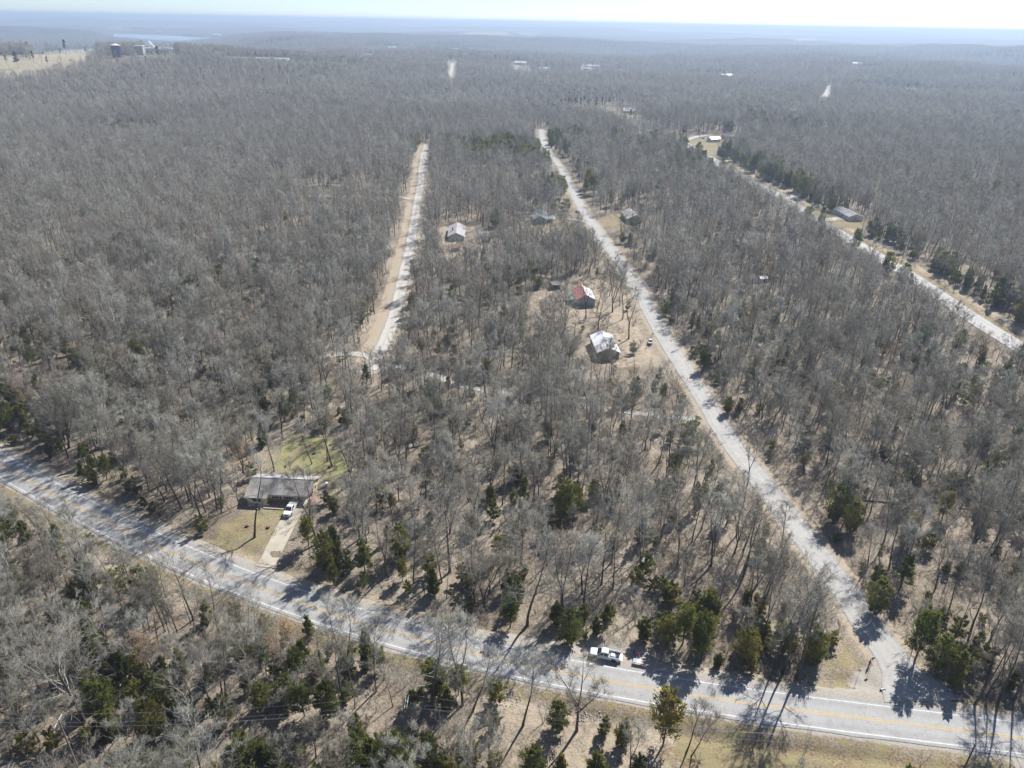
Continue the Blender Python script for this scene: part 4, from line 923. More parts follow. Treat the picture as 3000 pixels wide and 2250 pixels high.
# understorey brush
x, y = jitter_grid(40, 380, 3.3); dmin = np.minimum(poly_dist(x, y, HWY), poly_dist(x, y, SIDE))
dens = .62 + .45 * np.exp(-((dmin - 9) / 4) ** 2) + .4 * (vnoise(x, y, 22, 41) - .4)
k = (rng.random(len(x)) < keep_prob(x, y, np.full(len(x), 3)) * dens) & away(x, y, .5); x, y = x[k], y[k]; z = terr(x, y)
for i in range(len(x)): ITEMS.append(['shrub', int(rng.choice(4, p=[.22, .33, .15, .30])), x[i], y[i], z[i], rng.uniform(.6, 1.25), rng.uniform(0, 6.28), 0.0, False])
# middle distance and far woods
x, y = jitter_grid(420, 1000, 6.0); k = (rng.random(len(x)) < keep_prob(x, y, np.full(len(x), 9)) * (.72 + .4 * vnoise(x, y, 60, 34)) * clump_thin(x, y)); x, y = x[k], y[k]; z = terr(x, y)
ced = rng.random(len(x)) < cedar_prob(x, y); low = road_low(x, y)
for i in range(len(x)):
    if ced[i]: ITEMS.append(['cedar', int(rng.choice(8, p=[.07, .08, .08, .13, .06, .11, .26, .21])), x[i], y[i], z[i], rng.uniform(.7, 1.3), rng.uniform(0, 6.28), 0.0, False])
    else: ITEMS.append(['mid', int(rng.integers(0, 4)), x[i], y[i], z[i], (.60 + .65 * rng.beta(2.2, 1.4)) * low[i], rng.uniform(0, 6.28), 0.0, False])
for r0_, r1_, s_, sc0 in ((1000, 2000, 7.6, 1.08), (2000, 5200, 12.5, 1.3)):
    x, y = jitter_grid(r0_, r1_, s_); k = rng.random(len(x)) < keep_prob(x, y, np.full(len(x), 9)) * (.75 + .4 * vnoise(x, y, 90, 35)); x, y = x[k], y[k]; z = terr(x, y)
    u = rng.random(len(x)) < .03 + .40 * sstep(.66, .84, vnoise(x, y, 230, 36))
    for i in range(len(x)):
        ITEMS.append(['pine' if u[i] else 'far', int(rng.integers(0, 2 if u[i] else 3)), x[i], y[i], z[i], rng.uniform(.75, 1.15) * sc0 * (.6 if u[i] else 1), rng.uniform(0, 6.28), 0.0, False])


# ---- the largest in view are things of their own, the rest is woodland stuff
LIMIT = {'bare': 290, 'cedar': 230, 'shrub': 150, 'pale': 20, 'tan': 20, 'pine': 40, 'mid': 4, 'far': 3}
ixyz = np.array([[q[2], q[3], q[4]] for q in ITEMS]); hh = np.array([q[5] * PROTO[q[0]][q[1]]['H'] for q in ITEMS])
ppx, ppy, pzc = project(ixyz[:, 0], ixyz[:, 1], ixyz[:, 2] + hh * .55)
inv = (ppx > -40) & (ppx < 3040) & (ppy > -20) & (ppy < 2270) & (pzc > 1)
size = np.where(inv, hh / np.maximum(pzc, 1), 0) + np.array([10.0 if q[8] else 0 for q in ITEMS])
indiv = np.zeros(len(ITEMS), bool); kinds = np.array([q[0] for q in ITEMS]); variants = np.array([q[1] for q in ITEMS])
for kd, n in LIMIT.items():
    idx = np.where((kinds == kd) & inv)[0]
    if kd in ('mid', 'far'):
        pick = [idx[variants[idx] == v][np.argsort(-size[idx[variants[idx] == v]])[0]] for v in range(len(PROTO[kd]))]
    else:
        o_ = idx[np.argsort(-size[idx])]; pick = list(o_[:n])
        for v in range(len(PROTO[kd])):
            if not (variants[pick] == v).any(): pick.append(o_[variants[o_] == v][0])
    indiv[pick] = True
NAMES = {'bare': ('bare_tree', 'tree'), 'pale': ('pale_barked_tree', 'tree'), 'tan': ('tan_leaved_oak', 'tree'), 'cedar': ('cedar', 'cedar'), 'pine': ('pine_tree', 'pine'), 'shrub': ('brush', 'brush'), 'mid': ('bare_tree', 'tree'), 'far': ('bare_tree', 'tree')}
FIRST = {}
for i in np.where(indiv)[0]:
    kd, vr, x_, y_, z_, sc_, rt, lean, hand = ITEMS[i]; pr = PROTO[kd][vr]; nm, ct = NAMES[kd]
    t = empty(nm, (x_, y_, z_ - .06)); wd_ = sc_ * rng.uniform(.85, 1.12) if kd != 'cedar' else min(sc_, .55 + .45 * sc_); t.scale = (wd_, wd_, sc_)
    if lean: t.rotation_euler = (0, math.atan(lean), 0) if abs(lean) > 0 else (0, 0, 0)
    else: t.rotation_euler = (rng.normal() * .02, rng.normal() * .02, rt)
    tk = mobj('trunk', pr['trunk'], t); crn = mobj('crown', pr['crown'], t)
    FIRST.setdefault((kd, vr), (tk, crn))
    if kd == 'pine': zn = 'on the open hill by the tank' if x_ < -400 else 'on the far wooded ridge' if y_ > 900 else 'beside the far highway'
    elif kd in ('mid', 'far'): zn = ''
    elif math.hypot(x_, y_) > 330: zn = 'deep in the far woods'
    else: zn = zone(x_, y_)
    if lean: zn = 'leaning over beside the highway' if y_ < 130 else 'leaning in the yard'
    lb = (pr['words'] + ' ' + zn).strip()
    tag(t, lb, ct, nm.replace('_', ' ') + ('' if nm == 'brush' else 's') + ' ' + zn if zn else 'far woods')


def scatter(name, kinds_in, label, cat):
    idx = [i for i in range(len(ITEMS)) if (not indiv[i]) and ITEMS[i][0] in kinds_in]
    if not idx: return
    keys = sorted({(ITEMS[i][0], ITEMS[i][1]) for i in idx}); slot = {k: n for n, k in enumerate(keys)}
    me = bpy.data.meshes.new(name); co = np.array([[ITEMS[i][2], ITEMS[i][3], ITEMS[i][4] - .06] for i in idx], np.float32)
    me.vertices.add(len(co)); me.vertices.foreach_set('co', co.ravel())
    a = me.attributes.new('var', 'INT', 'POINT'); a.data.foreach_set('value', np.array([slot[(ITEMS[i][0], ITEMS[i][1])] for i in idx], np.int32))
    a = me.attributes.new('rot', 'FLOAT_VECTOR', 'POINT'); a.data.foreach_set('vector', np.array([[rng.normal() * .03, rng.normal() * .03, ITEMS[i][6]] for i in idx], np.float32).ravel())
    a = me.attributes.new('siz', 'FLOAT_VECTOR', 'POINT'); wid = rng.uniform(.85, 1.2, len(idx))
    a.data.foreach_set('vector', np.array([[ITEMS[i][5] * w_, ITEMS[i][5] * w_, ITEMS[i][5]] for i, w_ in zip(idx, wid)], np.float32).ravel())
    ng = bpy.data.node_groups.new(name, 'GeometryNodeTree'); ng.is_modifier = True
    ng.interface.new_socket('Geometry', in_out='INPUT', socket_type='NodeSocketGeometry'); ng.interface.new_socket('Geometry', in_out='OUTPUT', socket_type='NodeSocketGeometry')
    N, L = ng.nodes, ng.links; gi_ = N.new('NodeGroupInput'); go = N.new('NodeGroupOutput'); ip = N.new('GeometryNodeInstanceOnPoints'); jn = N.new('GeometryNodeJoinGeometry')
    m2p = N.new('GeometryNodeMeshToPoints'); L.new(gi_.outputs[0], m2p.inputs[0]); L.new(m2p.outputs[0], ip.inputs['Points'])
    for key in reversed(keys):
        j2 = N.new('GeometryNodeJoinGeometry')
        for ob in FIRST[key]:
            oi = N.new('GeometryNodeObjectInfo'); oi.inputs[0].default_value = ob; oi.transform_space = 'ORIGINAL'; L.new(oi.outputs['Geometry'], j2.inputs[0])
        g2 = N.new('GeometryNodeGeometryToInstance'); L.new(j2.outputs[0], g2.inputs[0]); L.new(g2.outputs[0], jn.inputs[0])
    L.new(jn.outputs[0], ip.inputs['Instance']); ip.inputs['Pick Instance'].default_value = True
    for nm, dt, sock in (('var', 'INT', 'Instance Index'), ('rot', 'FLOAT_VECTOR', 'Rotation'), ('siz', 'FLOAT_VECTOR', 'Scale')):
        na = N.new('GeometryNodeInputNamedAttribute'); na.data_type = dt; na.inputs[0].default_value = nm
        out = next(s for s in na.outputs if s.enabled and s.name == 'Attribute')
        if nm == 'rot':
            er = N.new('FunctionNodeEulerToRotation'); L.new(out, er.inputs[0]); out = er.outputs[0]
        L.new(out, ip.inputs[sock])
    L.new(ip.outputs[0], go.inputs[0])
    o = mobj(name, me); md = o.modifiers.new('scatter', 'NODES'); md.node_group = ng
    tag(o, label, cat, kind='stuff'); return o
scatter('bare_woods', ('bare', 'pale', 'tan'), 'mass of bare grey hardwood trees filling the near woods', 'woods')
scatter('cedar_thicket', ('cedar',), 'scattered green cedars mixed through the woods', 'cedars')
scatter('undergrowth', ('shrub',), 'brown leafless undergrowth between the trees', 'undergrowth')
scatter('middle_woods', ('mid',), 'closed grey canopy of bare woods in the middle distance', 'woods')
scatter('far_woods', ('far', 'pine'), 'far-off bare woods running to the hills', 'woods')
print('trees', len(ITEMS), 'individual', int(indiv.sum()))


# ------------------------------------------------------------------ houses
glass = mat('window_glass', (.035, .04, .05), (.02, .025, .03), 2, .12, spec=.6)
trim = mat('white_trim', (.78, .77, .74), (.68, .67, .64), 3, .6)
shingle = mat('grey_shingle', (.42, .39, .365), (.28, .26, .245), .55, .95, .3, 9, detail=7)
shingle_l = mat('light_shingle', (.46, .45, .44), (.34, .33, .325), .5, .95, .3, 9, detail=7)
shingle_b = mat('brown_shingle', (.44, .32, .25), (.33, .23, .175), .5, .95, .3, 9)
metal_w = mat('white_metal', (.88, .88, .88), (.82, .82, .83), .4, .45, spec=.5, stretch=(6, .3, 1))
metal_b = mat('pale_blue_metal', (.56, .62, .70), (.46, .52, .60), .6, .45, spec=.5)
metal_r = mat('red_metal', (.46, .19, .17), (.38, .145, .13), .5, .55, spec=.4)
metal_g = mat('pale_green_metal', (.34, .46, .37), (.27, .38, .30), .8, .6)
cream = mat('cream_siding', (.76, .66, .45), (.66, .56, .38), 1.5, .8)
brick = mat('brick_wall', (.36, .24, .18), (.24, .15, .11), 4, .9)
pinkw = mat('pink_brick', (.58, .34, .27), (.44, .24, .19), 4, .9)
grey_w = mat('grey_siding', (.42, .42, .41), (.33, .33, .32), 1.5, .8)
white_w = mat('white_siding', (.74, .74, .73), (.62, .62, .61), 1.5, .75)
dark_w = mat('dark_board', (.10, .095, .09), (.06, .056, .052), 1.5, .9)
green_w = mat('dull_green_siding', (.24, .26, .20), (.18, .20, .15), 1.5, .9)
shutter_m = mat('maroon_paint', (.17, .045, .035), (.12, .03, .025), 3, .7)
tan_w = mat('tan_siding', (.50, .42, .33), (.40, .33, .26), 1.5, .8)

def window(root, x, z, w, h, side, wy, axis='y', shut=False):
    """window on a long wall (axis y: wall at y=wy facing side) or gable wall (axis x)"""
    t = .05 * side
    def bx(m, a0, a1, z0, z1, d0, d1):
        lo, hi = sorted((wy + d0 * side, wy + d1 * side))
        m.box(a0, a1, lo, hi, z0, z1) if axis == 'y' else m.box(lo, hi, a0, a1, z0, z1)
    m = MB()
    for a0, a1, z0, z1 in ((x - w / 2 - .09, x - w / 2, z - h / 2 - .09, z + h / 2 + .09), (x + w / 2, x + w / 2 + .09, z - h / 2 - .09, z + h / 2 + .09), (x - w / 2, x + w / 2, z + h / 2, z + h / 2 + .09),
                           (x - w / 2, x + w / 2, z - h / 2 - .09, z - h / 2), (x - .03, x + .03, z - h / 2, z + h / 2), (x - w / 2, x - .03, z - .025, z + .025), (x + .03, x + w / 2, z - .025, z + .025)):
        bx(m, a0, a1, z0, z1, -.02, .06)
    wn_o = m.build('window', trim, root)
    g = MB(); bx(g, x - w / 2, x + w / 2, z - h / 2, z + h / 2, -.03, .02); g.build('pane', glass, wn_o)
    if shut:
        for s_ in (-1, 1):
            g = MB(); c = x + s_ * (w / 2 + .34); bx(g, c - .2, c + .2, z - h / 2 - .05, z + h / 2 + .05, -.02, .045); g.build('shutter', shutter_m, wn_o)

def slab(root, name, p, t, m):
    """roof plane: 4 points, thickened downwards"""
    return MB().prism(p, (0, 0, -t), (0, 0, 0)).build(name, m, root)

def gable_house(label, centre, yaw, L, Wd, hw_=2.6, hr=4.4, wall=white_w, roof=shingle, roof2=None, ov=.45, wins=2, door=True, name='house', group=None, chimney=False, skylight=False, cat='house', gwin=1):
    x0, y0 = centre[:2]; zc = float(terr(np.array([x0]), np.array([y0]))[0]) - .1
    root = empty(name, (x0, y0, zc), yaw); tag(root, label, cat, group); a, b = L / 2, Wd / 2
    m = MB().box(-a, a, -b, b, 0, hw_)
    k = (hr - hw_) / b; rh_ = hw_ + k * (b - .04)
    m.prism([(-a, -b + .02, hw_), (-a, b - .02, hw_), (-a, 0, rh_ - .06)], (0, 0, 0), (2 * a, 0, 0))
    m.build('wall', wall, root)
    ze = hw_ - k * ov + .12; zr_ = hr + .12
    for s_, mt in ((-1, roof), (1, roof2 or roof)):
        rf = slab(root, 'roof', [(-a - ov, s_ * (b + ov), ze), (a + ov, s_ * (b + ov), ze), (a + ov, s_ * .004, zr_), (-a - ov, s_ * .004, zr_)], .13, mt)
        if skylight and s_ == 1:
            g = MB(); xs, ys = .62 * a, s_ * b * .45; zz = zr_ - k * abs(ys); g.prism([(xs - .9, ys - .7, zz + k * .7 + .03), (xs + .9, ys - .7, zz + k * .7 + .03), (xs + .9, ys + .7, zz - k * .7 + .03), (xs - .9, ys + .7, zz - k * .7 + .03)], (0, 0, 0), (0, 0, .12)).build('skylight', glass, rf)
        if chimney and s_ == -1: MB().box(.2 * a, .2 * a + .8, -b * .5 - .4, -b * .5 + .4, hw_, hr + .8).build('chimney', brick, rf)
    MB().box(-a - ov - .02, a + ov + .02, -.12, .12, zr_ - .03, zr_ + .04).build('ridge_cap', roof, root)
    for s_ in (-1, 1):
        for i in range(wins): window(root, -a + (i + .75) * L / (wins + .5), 1.55, 1.1, 1.2, s_, s_ * b)
        for i in range(gwin): window(root, (i - (gwin - 1) / 2) * 2.2, 1.55, 1.0, 1.2, s_, s_ * a, axis='x')
    if door:
        d = MB().box(-.45 + a * .1, .45 + a * .1, -b - .05, -b + .02, .1, 2.15).build('door', dark_w, root); MB().box(.30 + a * .1, .36 + a * .1, -b - .1, -b - .05, 1.0, 1.1).build('handle', trim, d)
    return root

def at_height(px, py, h):
    """point seen at a pixel that is h metres above the ground there"""
    z = h
    for _ in range(6):
        q = flat(px, py, z); z = float(terr(np.array([q[0]]), np.array([q[1]]), False)[0]) + h
    return q
def ridge(a, b, h):
    A_, B_ = at_height(*a, h), at_height(*b, h); c = (A_ + B_) / 2; d = B_ - A_
    return c[:2], math.atan2(d[1], d[0]), float(np.hypot(d[0], d[1]))

# --- the ranch house
c_, yw, Lr = ridge((743, 1399), (915, 1407), 4.6)
zc = float(terr(np.array([c_[0]]), np.array([c_[1]]))[0]) - .05
RH = empty('ranch_house', (c_[0], c_[1], zc), yw); tag(RH, 'low ranch house with weathered grey roof, cream front and maroon shutters', 'house')
a = 7.9; b = 4.0
w_ = MB().box(-a, 4.3, -b, b, 0, 2.7).box(4.3, a, -.6, b, 0, 2.7).prism([(-a, -b, 2.7), (-a, b, 2.7), (-a, 0, 4.35)], (0, 0, 0), (2 * a, 0, 0)).box(-a, -2.9, -5.3, -b, 0, 2.62)
w_.build('wall', cream, RH)
MB().box(-2.88, 4.34, -b - .06, -b, 0, .95).build('brick_skirt', brick, RH)
zr_ = 4.6; k = (4.6 - 2.78) / b; ov = .55
for s_ in (-1, 1):
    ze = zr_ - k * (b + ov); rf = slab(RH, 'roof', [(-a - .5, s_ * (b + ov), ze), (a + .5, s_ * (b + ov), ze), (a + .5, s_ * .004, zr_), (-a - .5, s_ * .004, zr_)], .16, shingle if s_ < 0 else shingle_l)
    if s_ > 0:
        MB().box(-1.0, -.4, 1.2, 1.7, 3.9, 4.42).build('vent', trim, rf)
    else:
        MB().tube([(2.9, -3.2, 2.9), (2.9, -3.2, 3.7)], .09, 8).build('vent_pipe', trim, rf)
slab(RH, 'bay_roof', [(-a - .5, -5.85, 2.42), (-2.4, -5.85, 2.42), (-2.4, -3.1, 3.32), (-a - .5, -3.1, 3.32)], .14, shingle)
MB().box(-a - .5, a + .5, -.14, .14, zr_ - .03, zr_ + .05).build('ridge_cap', shingle_l, RH)
MB().box(-2.38, a + .5, -b - ov - .07, -b - ov - .005, 2.2, 2.42).build('fascia', trim, RH)
MB().box(-a - .5, -2.4, -5.93, -5.86, 2.22, 2.40).build('fascia', trim, RH)
window(RH, -.6, 1.65, 1.25, 1.15, -1, -b, shut=True); window(RH, 2.5, 1.65, 1.25, 1.15, -1, -b, shut=True)
window(RH, -5.4, 1.5, 2.2, 1.4, -1, -5.3)
for xx in (-5, -1, 3, 6): window(RH, xx, 1.6, 1.1, 1.1, 1, b)
window(RH, 1.2, 1.6, 1.0, 1.1, 1, a, axis='x')
d_ = MB().box(5.2, 6.1, -.66, -.58, .05, 2.1).build('door', shutter_m, RH); MB().box(5.9, 5.98, -.74, -.66, 1.0, 1.1).build('handle', trim, d_)
for xx in (4.6, 7.7): MB().box(xx - .07, xx + .07, -b - .35, -b - .21, 0, 2.44).build('porch_post', trim, RH)
MB().box(4.35, a, -4.4, -.62, 0, .14).build('porch_floor', conc, RH)
for i in range(6):
    MB().box(8.15, 8.40, -5.6 + i * .72, -4.92 + i * .72, 0, 1.0 + .12 * i).build('wing_wall_panel', pinkw, RH)

# --- other houses
def rhouse(label, ra, rb, hr, half, hwl, wall, roof, **kw):
    c, yw_, L_ = ridge(ra, rb, hr); return gable_house(label, c, yw_, L_ - .8, half * 2 - .8, hwl, hr - .12, wall, roof, **kw)
rhouse('small house with a bright white metal roof in a bare yard', (1762, 967), (1785, 1018), 5.0, 4.5, 3.2, green_w, metal_w, wins=3, skylight=True, ov=.4)
rw = rhouse('cabin with one red and one white metal roof slope', (1703, 834), (1718, 865), 5.6, 4.6, 3.2, grey_w, metal_r, roof2=metal_w, wins=2, ov=.4)
Lw = 13.0
slab(rw, 'lean_to_roof', [(-3.0, -7.3, 2.0), (4.2, -7.3, 2.0), (4.2, -4.9, 2.75), (-3.0, -4.9, 2.75)], .08, metal_g)
for xx in (-2.8, .6, 4.0): MB().box(xx - .07, xx + .07, -7.2, -7.06, 0, 1.92).build('post', dark_w, rw)
rhouse('small dark board shed behind the red and white cabin', (1612, 829), (1640, 827), 3.1, 2.6, 2.5, dark_w, shingle, wins=0, gwin=0, name='shed', cat='shed', ov=.2)
rhouse('light grey hip-fronted house near the gravel road', (1340, 649), (1336, 679), 5.2, 5.0, 3.0, grey_w, shingle_l, wins=3, ov=.5, chimney=True)
gable_house('small dark shed beside the light grey house', P(1424, 712), .35, 4.2, 3.6, 2.3, 3.2, dark_w, dark_w, wins=0, gwin=0, name='shed', cat='shed', ov=.2)
gable_house('little faded pink-red shed below the light grey house', P(1334, 735), .2, 4.0, 3.0, 1.9, 2.7, pinkw, pinkw, wins=0, gwin=0, name='shed', cat='shed', ov=.2)
bh = rhouse('pale blue metal roofed house with a long wing', (1582, 611), (1583, 632), 5.2, 4.8, 3.0, grey_w, metal_b, wins=3)
slab(bh, 'wing_roof', [(-3, 4.6, 2.9), (6, 4.6, 2.9), (6, 9.5, 2.6), (-3, 9.5, 2.6)], .12, metal_b)
for xx, yy in ((-2.6, 9.2), (5.6, 9.2), (1.5, 9.2)): MB().box(xx - .08, xx + .08, yy - .08, yy + .08, 0, 2.52).build('post', trim, bh)
rhouse('house with a faded pinkish brown roof among thin trees', (1625, 684), (1629, 704), 4.9, 5.0, 2.8, tan_w, shingle_b, wins=2)
rhouse('broad grey house with a light gable across the side road', (1843, 610), (1862, 630), 5.2, 5.2, 2.9, tan_w, shingle_l, wins=3)
rhouse('long white house with pale roof beside the far highway', (2462, 602), (2512, 627), 4.6, 5.0, 2.8, white_w, shingle_l, roof2=metal_w, wins=4)
rhouse('brown roofed house half hidden left of the far highway', (2215, 634), (2236, 655), 4.8, 4.8, 2.8, tan_w, shingle_b, wins=2)
gable_house('low mobile home with a bright white roof by the cedar spire', P(942, 585), .06, 15, 4.6, 2.5, 3.2, white_w, metal_w, wins=4, name='mobile_home', cat='mobile home', ov=.2)
gable_house('small white box trailer by the gravel road', P(1117, 592), 0, 7, 3.0, 2.6, 2.9, white_w, metal_w, wins=0, gwin=0, name='box_trailer', cat='trailer', ov=.05)
gable_house('white house with an open lot at the far highway bend', P(2090, 414), .5, 13, 8, 3.0, 5.0, white_w, metal_w, wins=3)
gable_house('long low grey house behind the white house', P(2143, 405), .1, 20, 8, 2.6, 4.2, grey_w, shingle_l, wins=4)
gable_house('wide pale house with two hipped ends on the far ridge lot', P(1768, 332), -.05, 24, 12, 3.2, 6.0, white_w, shingle_l, wins=4)
gable_house('second pale house sharing the far ridge lot', P(1842, 330), .1, 18, 12, 3.0, 6.5, grey_w, metal_w, wins=3)
gable_house('house with a faded red roof among cedars', P(1843, 408), .15, 15, 12, 3.0, 6.2, tan_w, metal_r, wins=2)
gable_house('bright white roofed house in the far woods', P(1210, 318), .1, 22, 12, 3.2, 6, white_w, metal_w, wins=3)
gable_house('teal grey roofed house in the far woods', P(1212, 362), .05, 20, 11, 3.0, 5.6, grey_w, metal_b, wins=3)
gable_house('grey roofed house beside a pale drive in the far woods', P(1307, 395), -.1, 22, 11, 3.0, 5.4, grey_w, shingle_l, wins=3)
gable_house('pale roofed house below the far ridge road', P(1340, 290), 0, 22, 14, 3.2, 6, white_w, shingle_l, wins=2)
gable_house('tiny white shed in the right-hand woods', P(2232, 826), .3, 4, 3, 2.2, 3.0, white_w, metal_w, wins=0, gwin=0, name='shed', cat='shed', ov=.2)
gable_house('isolated white shed roof in the left woods', P(118, 432), .4, 9, 6, 2.6, 4, white_w, metal_w, wins=1, gwin=0, name='shed', cat='shed', ov=.2)
# --- distant buildings, each its own
FARB = [(905, 158, 62, 26, 9, white_w, metal_w, 'large white hall in the distant town'), (935, 160, 26, 14, 5, white_w, metal_w, 'small white building beside the large town hall'), (953, 160, 34, 16, 5, white_w, metal_w, 'low white shed at the town edge'),
        (1008, 162, 30, 14, 5, white_w, metal_w, 'white building below the distant hill road'), (1030, 164, 40, 12, 5, grey_w, metal_w, 'long pale building by the hill road'), (1078, 168, 26, 14, 6, white_w, metal_w, 'white house left of the town pines'),
        (1100, 152, 46, 16, 6, tan_w, shingle_b, 'reddish roofed building above the town pines'), (1150, 142, 40, 14, 5, white_w, metal_w, 'pale building high above the town'), (1245, 154, 60, 20, 7, tan_w, shingle_l, 'wide tan school-like building in the distant town'),
        (1262, 150, 50, 18, 7, brick, shingle_b, 'brown roofed block in the distant town'), (1320, 158, 60, 24, 7, white_w, metal_w, 'bright white roofed store in the distant town'), (1332, 151, 66, 22, 9, brick, metal_b, 'blue-grey roofed brick block in the distant town'),
        (1285, 156, 50, 18, 6, tan_w, metal_w, 'pale shed row in the distant town'), (1352, 160, 40, 14, 5, white_w, metal_w, 'white building at the right end of town'), (1420, 160, 44, 14, 5, white_w, metal_w, 'lone white building right of the town'),
        (1525, 190, 36, 16, 6, white_w, metal_w, 'pale house left of the far pines'), (1595, 206, 30, 14, 5, white_w, metal_w, 'small white house by the tan clearing'), (1735, 198, 44, 14, 5, white_w, metal_w, 'white building on the far right ridge'), (1720, 206, 20, 12, 5, grey_w, metal_w, 'grey shed under the far right ridge'),
        (1828, 214, 30, 14, 5, white_w, metal_w, 'white roofed far house facing the sun'), (2128, 226, 34, 14, 5, white_w, metal_w, 'pale long roof right of the far ridge'), (2345, 245, 26, 12, 5, white_w, metal_w, 'white roof beside the short far road'),
        (2325, 330, 22, 9, 4, white_w, metal_w, 'long white roof under the far gravel bend'), (2510, 190, 30, 14, 5, white_w, metal_w, 'bright white roof on the hazy plain'), (2656, 183, 26, 12, 5, white_w, metal_w, 'white roof near the far tan field'), (2665, 412, 9, 7, 4, white_w, metal_w, 'small white roof in the right-hand far woods'),
        (2797, 438, 10, 7, 4, white_w, metal_w, 'white roof below a pale track in the far woods'), (2702, 278, 20, 12, 5, white_w, metal_w, 'pale roof in the far right settlement'), (2710, 300, 14, 9, 5, brick, shingle_b, 'brown roof in the far right settlement'), (2665, 270, 22, 10, 5, white_w, metal_w, 'white roof on the left of the far settlement'),
        (350, 84, 60, 24, 8, white_w, metal_w, 'white building on the shore above the lake'), (636, 106, 60, 24, 9, white_w, metal_w, 'white lakeside building at the right end of the lake'), (468, 95, 30, 16, 7, white_w, metal_w, 'small white building across the lake'), (605, 158, 20, 10, 5, white_w, metal_w, 'small white roof right of the hilltop building'), (868, 176, 22, 12, 5, grey_w, metal_w, 'pale house beside the long low shed')]
for px, py, L_, Wd_, h_, wl_, rf_, lb in FARB:
    q = P(px, py); gable_house(lb, q, rng.uniform(-.35, .35), L_ * .9, Wd_ * .9, h_ * .95, h_ * 1.6, wl_, rf_, wins=3, door=False, gwin=0, name='far_building', cat='building', group='distant buildings')
q = P(755, 176); yw_ = -.1
ls = empty('long_shed', (q[0], q[1], q[2]), yw_); tag(ls, 'very long low white arched shed at the wood edge', 'shed')
MB().loft([[(x_, 7 * math.cos(t), 5.0 * math.sin(t) if 0 < t < math.pi else 0) for t in np.linspace(0, math.pi, 9)] for x_ in (-62, 62)]).build('roof', metal_w, ls); MB().box(62.02, 62.3, -2, 2, 0, 3).build('door', grey_w, ls)

# --- hilltop: tank and flat-roofed building
q = P(345, 168); r_ = math.hypot(q[0], q[1]); wpx = 21 * r_ / FPX; th = height_at(345, 133, q); tz = max(th, 8)
tk = empty('water_tank', q); tag(tk, 'dark blue round water tank with a white conical roof', 'water tank')
blue = mat('tank_blue', (.035, .055, .13), (.025, .04, .10), .2, .5); R_ = wpx / 2
MB().tube([(0, 0, 0), (0, 0, tz)], R_, 40).build('shell', blue, tk)
MB().tube([(0, 0, tz), (0, 0, tz + .3), (0, 0, tz + R_ * .42)], [R_ * 1.04, R_ * 1.04, .25], 40).build('roof', metal_w, tk)
for s_ in (-.25, .25): MB().tube([(-R_ * .82 + s_, -R_ * .64, 0), (-R_ * .82 + s_, -R_ * .64, tz)], .09, 6).build('ladder_rail', trim, tk)
q = P(462, 160); fb = empty('flat_roofed_building', q, math.atan2(.0, 1) + .2); tag(fb, 'wide flat-roofed hilltop building under a white roof slab', 'building')
r_ = math.hypot(q[0], q[1]); u = r_ / FPX
MB().box(-30 * u, 26 * u, -5, 9, 0, 12 * u).build('wall', white_w, fb); MB().box(-42 * u, 36 * u, -9, 12, 12 * u, 15 * u).build('roof', metal_w, fb)
for i in range(6): MB().box((-24 + i * 8) * u, (-18.5 + i * 8) * u, -5.15, -4.98, 2.2, 8.2 * u).build('window', glass, fb)
MB().box(-7 * u, 6 * u, -6, -5.02, 0, 7 * u).build('porch', white_w, fb)
for i in range(7): MB().box((-38 + i * 12) * u, (-37 + i * 12) * u, -8.4, -7.8, 0, 12 * u - .02).build('post', white_w, fb)
q2 = P(439, 158); ss = empty('sail_gable', (q2[0], q2[1] + 14, q2[2]), .2); tag(ss, 'steep white triangular gable rising behind the flat roof', 'gable')
MB().prism([(-8 * u, 0, 0), (7 * u, 0, 0), (7 * u, 0, 13 * u), (-5 * u, 0, 28 * u), (-8 * u, 0, 24 * u)], (0, 0, 0), (0, 5, 0)).build('wall', metal_w, ss); MB().prism([(-5.4 * u, -.3, 28.4 * u), (7.4 * u, -.3, 13.2 * u), (7.4 * u, -.3, 12 * u), (-5.4 * u, -.3, 27 * u)], (0, 0, 0), (0, 5.6, 0)).build('roof', trim, ss)
q = P(410, 162); gw_ = empty('grey_hall', q, .15); tag(gw_, 'tall grey metal hall left of the flat-roofed building', 'building')
MB().box(-9 * u, 8 * u, 0, 12, 0, 18 * u).build('wall', shingle_l, gw_); MB().box(-10 * u, 9 * u, -1, 13, 18 * u, 19 * u).build('roof', metal_w, gw_)

# ------------------------------------------------------------------ vehicles
paint_w = mat('white_paint', (.80, .81, .82), (.77, .78, .79), 2, .28, spec=.5)
tyre_m = mat('tyre', (.022, .022, .022), (.015, .015, .015), 8, .85); rim_m = mat('rim', (.30, .30, .31), (.22, .22, .23), 5, .35, metal=.8)
black_p = mat('black_plastic', (.03, .03, .032), (.022, .022, .022), 4, .6); lamp_r = mat('tail_lamp_red', (.40, .02, .03), (.3, .015, .02), 4, .25); lamp_w = mat('head_lamp', (.7, .72, .74), (.6, .62, .64), 4, .15)
cover_m = mat('bed_cover_grey', (.40, .41, .40), (.34, .35, .34), 3, .6)

